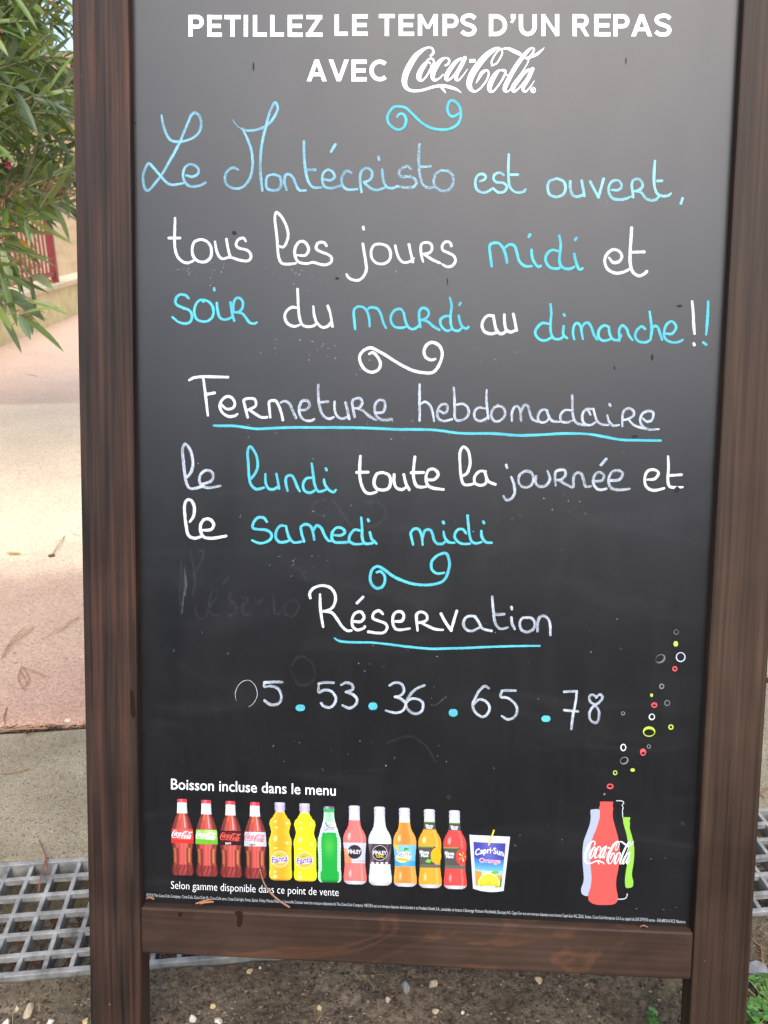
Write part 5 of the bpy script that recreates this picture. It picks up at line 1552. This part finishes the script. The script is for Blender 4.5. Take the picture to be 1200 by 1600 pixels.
# ------------------------------------------------------------------ low garden wall, red fence, building, shrubs behind
M_STUCCO = concrete_mat("yellow_stucco", (0.52, 0.41, 0.19, 1), (0.64, 0.52, 0.26, 1), (0.72, 0.60, 0.33, 1), 0.15, 0.25)
wa = ground_at(-60, 572)                       # the wall runs away from the camera at a slant
wb = ground_at(118, 495)
wdir = (wb-wa); wdir.z = 0; wdir.normalize()
wang = atan2(wdir.y, wdir.x)
WH = 0.36
wall_root = empty("garden_wall", (wb.x, wb.y, 0), wang)
tag(wall_root, "low yellow stuccoed garden wall behind the oleander", "garden wall")
v, f = box(-7.0, 3.2, 0.02, 0.27, -0.1, WH-0.05, bev=0.006)
add("wall_face", v, f, M_STUCCO, wall_root)
v, f = box(-7.0, 3.2, -0.005, 0.295, WH-0.0498, WH, bev=0.008)
add("coping", v, f, concrete_mat("coping_stone", (0.50, 0.40, 0.24, 1), (0.60, 0.49, 0.31, 1), (0.68, 0.56, 0.37, 1), 0.25, 0.2), wall_root)
M_RED = plain("burgundy_paint", (0.20, 0.022, 0.026, 1), 0.4, n_amt=0.25)
fence = empty("metal_fence", (wb.x, wb.y, WH), wang)
tag(fence, "burgundy metal picket fence on the low yellow wall", "fence")
px0 = 0.0                                       # end post
def post_at(x):
    v, f = box(x-0.034, x+0.034, 0.045, 0.105, 0.0, 0.80, bev=0.006)
    return add("post", v, f, M_RED, fence)
pc = ground_at(110, 441, WH)
xr = (pc-Vector((wb.x, wb.y, WH))).dot(wdir)
xp = [xr, xr-2.6, xr-5.2]
for x in xp: post_at(x)
for z0, z1 in ((0.06, 0.10), (0.70, 0.74)):
    for a, b in ((xp[1], xp[0]), (xp[2], xp[1])):
        v, f = box(a+0.035, b-0.035, 0.060, 0.090, z0, z1, bev=0.004)
        add("rail", v, f, M_RED, fence)
for a, b in ((xp[1], xp[0]), (xp[2], xp[1])):
    for i in range(1, 22):
        x = a+(b-a)*i/22
        v, f = tube([(x, 0.075, 0.1005), (x, 0.075, 0.6995)], 0.009, 8)
        add("picket", v, f, M_RED, fence)

# bistro building behind the fence
bl = empty("terrace_building", (-7.0, 14.5, 0), 0.05)
tag(bl, "beige single storey building with a tiled roof behind the fence", "building")
M_BEIGE = concrete_mat("beige_render", (0.42, 0.31, 0.18, 1), (0.50, 0.38, 0.23, 1), (0.56, 0.44, 0.28, 1), 0.05, 0.1)
v, f = box(-8, 6.5, 0, 6, -0.2, 3.00); add("wall", v, f, M_BEIGE, bl)
v, f = box(-8.4, 6.9, -0.5, 0.0, 2.84, 3.00, bev=0.01); add("eave", v, f, plain("dark_timber", (0.05, 0.035, 0.025, 1), 0.7), bl)
def roof_mat():
    m, nt, bs = new_mat("roof_tiles")
    w = nt.nodes.new("ShaderNodeTexWave"); w.wave_type = 'BANDS'; w.bands_direction = 'X'; w.inputs['Scale'].default_value = 1.6
    nt.links.new(coords(nt), w.inputs['Vector'])
    n = noise(nt, coords(nt), 6.0, 5)
    c = ramp(nt, n, [(0.3, (0.22, 0.10, 0.06, 1)), (0.55, (0.36, 0.19, 0.12, 1)), (0.75, (0.46, 0.30, 0.20, 1))])
    nt.links.new(c, bs.inputs['Base Color']); bs.inputs['Roughness'].default_value = 0.9
    bump(nt, bs, w.outputs['Fac'], 0.8, 0.05)
    return m
rv = [(-8.5, -0.6, 3.01), (7.0, -0.6, 3.01), (7.0, 3.0, 3.9), (-8.5, 3.0, 3.9), (7.0, 6.6, 3.01), (-8.5, 6.6, 3.01),
      (-8.5, -0.6, 3.11), (7.0, -0.6, 3.11), (7.0, 3.0, 4.0), (-8.5, 3.0, 4.0), (7.0, 6.6, 3.11), (-8.5, 6.6, 3.11)]
rf = [[6, 7, 8, 9], [9, 8, 10, 11], [0, 3, 2, 1], [3, 5, 4, 2], [0, 1, 7, 6], [4, 5, 11, 10], [1, 2, 8, 7], [2, 4, 10, 8], [0, 6, 9, 3], [3, 9, 11, 5]]
add("roof", rv, rf, roof_mat(), bl)
for x in (-6.2, -3.4, 4.9):
    mb = MB(); mb.box(x-0.55, x+0.55, -0.03, 0.05, 0.95, 2.05); w_ = mb.build("window", plain("window_frame_white", (0.6, 0.58, 0.52, 1), 0.5), bl)
    v, f = box(x-0.48, x+0.48, -0.036, -0.0302, 1.02, 1.98); add("pane", v, f, plain("window_glass", (0.03, 0.035, 0.04, 1), 0.08, n_amt=0.05), w_)

# leafy things: oleander in front of the wall, a bush and a tree farther back, added foliage out of view
GREENS = [(0.125, 0.190, 0.036, 1), (0.170, 0.235, 0.050, 1), (0.085, 0.125, 0.034, 1), (0.220, 0.280, 0.080, 1), (0.170, 0.205, 0.095, 1), (0.100, 0.145, 0.060, 1)]
def leaf_at(mb, base, d, L, w, col, rnd, fold=0.22, droop=0.25):
    """lance-shaped leaf with a folded midrib, bending down along its length"""
    d = d.normalized()
    up = Vector((0, 0, 1))
    side = d.cross(up)
    side = side.normalized() if side.length > 1e-3 else Vector((1, 0, 0))
    side = (Matrix.Rotation(rnd.uniform(-0.9, 0.9), 3, d) @ side)
    n = 5; vs, fs = [], []
    p = Vector(base); dd = d.copy()
    for i in range(n+1):
        t = i/n
        ww = w*(sin(pi*min(1.0, 0.08+t*0.92))**0.75)*(0.5 if i else 0.25)
        if i == n: ww = w*0.02
        nr = side.cross(dd).normalized()
        vs += [p+side*ww+nr*ww*fold, p.copy(), p-side*ww+nr*ww*fold]
        p = p+dd*(L/n); dd = (dd+Vector((0, 0, -droop/n))).normalized()
    for i in range(n):
        a, b = i*3, i*3+3
        fs += [[a, b, b+1, a+1], [a+1, b+1, b+2, a+2]]
    mb.add((vs, fs), col)

ole = empty("oleander_bush", (-2.35, 2.75, 0.0))
tag(ole, "green oleander bush with narrow leaves arching in at the upper left", "bush")
ro = random.Random(12)
ob = Vector((-2.35, 2.75, 0.0))
leaves, twigs = MB(), MB()
flow = []
def cam_point(x, y, depth):
    d = M3 @ Vector(((x-600)/F_PX, (y-800)/F_PX, 1.0))
    return Vector((0, 0, CAM_H))+d*depth
tips = [(10, 462, 2.35), (30, 492, 2.3), (48, 430, 2.5), (40, 470, 2.5), (2, 430, 2.3), (30, 390, 2.6), (14, 410, 2.45), (84, 318, 2.8), (60, 330, 2.6), (104, 318, 3.1), (8, 370, 2.7), (88, 300, 2.9), (110, 300, 3.0), (100, 270, 2.8), (75, 318, 2.7), (40, 340, 2.6)]
for _ in range(62):
    tips.append((ro.uniform(-100, 126), ro.uniform(-40, 300), ro.uniform(2.4, 3.5)))
for _ in range(34):
    tips.append((ro.uniform(-20, 132), ro.uniform(-70, 130), ro.uniform(2.7, 3.8)))
for _ in range(16):
    tips.append((ro.uniform(70, 130), ro.uniform(140, 320), ro.uniform(2.9, 3.6)))
for _ in range(9):
    tips.append((ro.uniform(-330, -140), ro.uniform(330, 640), ro.uniform(2.4, 3.3)))
for ti, (tx, ty_, td) in enumerate(tips):
    tip = cam_point(tx, ty_, td)
    start = Vector((tip.x-ro.uniform(0.35, 0.7), tip.y+ro.uniform(-0.15, 0.25), tip.z+(ro.uniform(0.10, 0.35) if ty_ > 330 else ro.uniform(-0.45, 0.05))))
    mid = (start+tip)/2+Vector((0, 0, ro.uniform(0.03, 0.12)))
    path = [start*(1-t)**2+mid*2*t*(1-t)+tip*t*t for t in [i/9 for i in range(10)]]
    path = [q-ob for q in path]
    twigs.add(tube(path, [0.0042*(1-i/12) for i in range(10)], 5))
    nwh = ro.randint(6, 9)
    for k_ in range(nwh):
        t = 0.28+0.72*k_/(nwh-1)
        i = min(8, int(t*9)); base = path[i].lerp(path[i+1], t*9-i) if t < 1 else path[9]
        td_ = (path[i+1]-path[i]).normalized()
        a0 = ro.uniform(0, 2*pi)
        for w_ in range(3):
            a = a0+w_*2.094+ro.uniform(-0.3, 0.3)
            x1 = td_.orthogonal().normalized(); x2 = td_.cross(x1)
            d = td_*ro.uniform(0.5, 1.1)+(x1*cos(a)+x2*sin(a))*ro.uniform(0.7, 1.0)+Vector((0, 0, -0.22 if ty_ > 330 else -0.05))
            col = ro.choice(GREENS)
            if ro.random() < 0.018: col = (0.42, 0.24, 0.02, 1)
            elif ro.random() < 0.05: col = (0.20, 0.26, 0.04, 1)
            leaf_at(leaves, base, d, ro.uniform(0.085, 0.16), ro.uniform(0.0175, 0.0265), col, ro, droop=ro.uniform(0.1, 0.6))
# twigs of spent flowers
M_DRIED = plain("dried_flower", (0.27, 0.13, 0.06, 1), 0.8)
for (x, y, dpt) in ((25, 300, 2.6), (80, 292, 2.7), (95, 300, 2.75), (48, 490, 2.45), (10, 310, 2.6)):
    dried = MB()
    c = cam_point(x, y, dpt)-ob
    for _ in range(14):
        q = c+Vector((ro.uniform(-0.06, 0.06), ro.uniform(-0.04, 0.04), ro.uniform(-0.035, 0.045)))
        dried.add(tube([c+Vector((-0.03, 0, -0.02)), (c+q)/2+Vector((0, 0, 0.01)), q], 0.0013, 4))
    dried.build("dried_flower_head", M_DRIED, ole)
leaves.build("foliage", M_LEAF, ole)
twigs.build("twigs", plain("oleander_twig", (0.19, 0.17, 0.09, 1), 0.7), ole)
for k_ in range(6):
    a = k_*1.05
    tgt = [(-1.9, 2.7, 1.2), (-2.2, 3.0, 1.5), (-2.0, 2.5, 0.9), (-2.6, 2.6, 1.4), (-2.1, 3.2, 1.1), (-1.75, 2.9, 1.5)][k_]
    tgt = Vector(tgt)-ob
    b0 = Vector((cos(a)*0.08, sin(a)*0.08, -0.02))
    P = [b0*(1-t)**2+Vector((b0.x, b0.y, tgt.z*0.7))*2*t*(1-t)+tgt*t*t for t in [i/8 for i in range(9)]]
    v, f = tube(P, [0.014-0.001*i for i in range(9)], 7)
    add("stem", v, f, plain("oleander_bark", (0.20, 0.17, 0.12, 1), 0.85), ole, smooth=True)
M_PETAL = plain("pink_petal", (0.62, 0.08, 0.16, 1), 0.6, n_amt=0.2)
for (x, y, dpt) in ((102, 234, 2.9), (2, 45, 2.8), (13, 258, 2.9)):
    mb = MB(); c = cam_point(x, y, dpt)-ob
    for k_ in range(5):
        a = k_*1.257
        leaf_at(mb, c, Vector((cos(a), -0.4, sin(a))), 0.016, 0.014, None, ro, 0.1, 0.2)
    mb.c = []
    add("flower", mb.v, mb.f, M_PETAL, ole)

def shrub(name, loc, rx, ry, rz, n, lsize, label, cat, seed, trunk=None, cols=GREENS):
    r_ = random.Random(seed)
    root = empty(name, loc)
    tag(root, label, cat)
    lm, bm_ = MB(), MB()
    cz = rz+(trunk or 0.0)
    clumps = []
    for _ in range(46):
        a, b = r_.uniform(0, 2*pi), r_.uniform(-1, 1); q = sqrt(1-b*b); k_ = r_.uniform(0.45, 1.0)
        clumps.append(Vector((cos(a)*q*rx*k_, sin(a)*q*ry*k_, cz+b*rz*k_*0.92)))
    for c in clumps:
        bm_.add(tube([Vector((0, 0, (trunk or 0.0)*0.8)), Vector((c.x*0.4, c.y*0.4, cz*0.5+c.z*0.35)), c], [0.05*rx, 0.025*rx, 0.006*rx], 5))
    for _ in range(n):
        c = r_.choice(clumps)
        p = c+Vector((r_.gauss(0, rx*0.17), r_.gauss(0, ry*0.17), r_.gauss(0, rz*0.14)))
        d = Vector((r_.uniform(-1, 1), r_.uniform(-1, 1), r_.uniform(-0.8, 0.6)))
        leaf_at(lm, p, d, lsize*r_.uniform(0.7, 1.3), lsize*0.42, r_.choice(cols), r_, 0.2, 0.3)
    lm.build("crown", M_LEAF, root)
    bm_.build("branches", plain("bark", (0.14, 0.105, 0.075, 1), 0.9), root)
    if trunk:
        v, f = tube([(0, 0, -0.1), (0.03, 0, trunk*0.5), (0, 0, trunk*0.95)], [0.13, 0.10, 0.08], 10)
        add("trunk", v, f, plain("trunk_bark", (0.13, 0.10, 0.075, 1), 0.9, bmp=0.6), root, smooth=True)
YG = [(0.13, 0.20, 0.03, 1), (0.17, 0.24, 0.04, 1), (0.09, 0.16, 0.03, 1)]
shrub("leafy_tree", (-6.2, 12.2, 0), 1.5, 1.3, 1.4, 2600, 0.14, "yellow green tree rising behind the fence above the building's eave", "tree", 4, 1.5, YG)
shrub("planted_bush", (-5.3, 10.6, 0), 0.8, 0.7, 0.45, 1300, 0.10, "round dark green bush behind the fence", "bush", 9)

# foliage block out of view behind the camera, added to darken the board's reflection
hr = random.Random(77)
unseen_hedge = empty("added_hedge", (0, -5.2, 0.0))
tag(unseen_hedge, "tall dark clipped hedge across the road from the sign", "unseen_hedge")
hm = MB()
DG = [(0.020, 0.042, 0.014, 1), (0.028, 0.055, 0.018, 1), (0.016, 0.032, 0.012, 1)]
for _ in range(7000):
    f_ = hr.random()
    x = hr.uniform(-9, 9)
    if f_ < 0.75: p = Vector((x, 0.55+hr.gauss(0, 0.07), hr.uniform(0.02, 2.1)))
    else: p = Vector((x, hr.uniform(-0.5, 0.55), 2.1+hr.gauss(0, 0.09)))
    leaf_at(hm, p, Vector((hr.uniform(-1, 1), hr.uniform(0.1, 1), hr.uniform(-0.5, 0.9))), hr.uniform(0.10, 0.18), 0.07, hr.choice(DG), hr, 0.2, 0.2)
hm.build("foliage", M_LEAF, unseen_hedge)
v, f = box(-9, 9, -0.5, 0.5, -0.05, 2.05, bev=0.1)
add("dark_core", v, f, plain("added_hedge_core", (0.018, 0.024, 0.012, 1), 0.95), unseen_hedge)
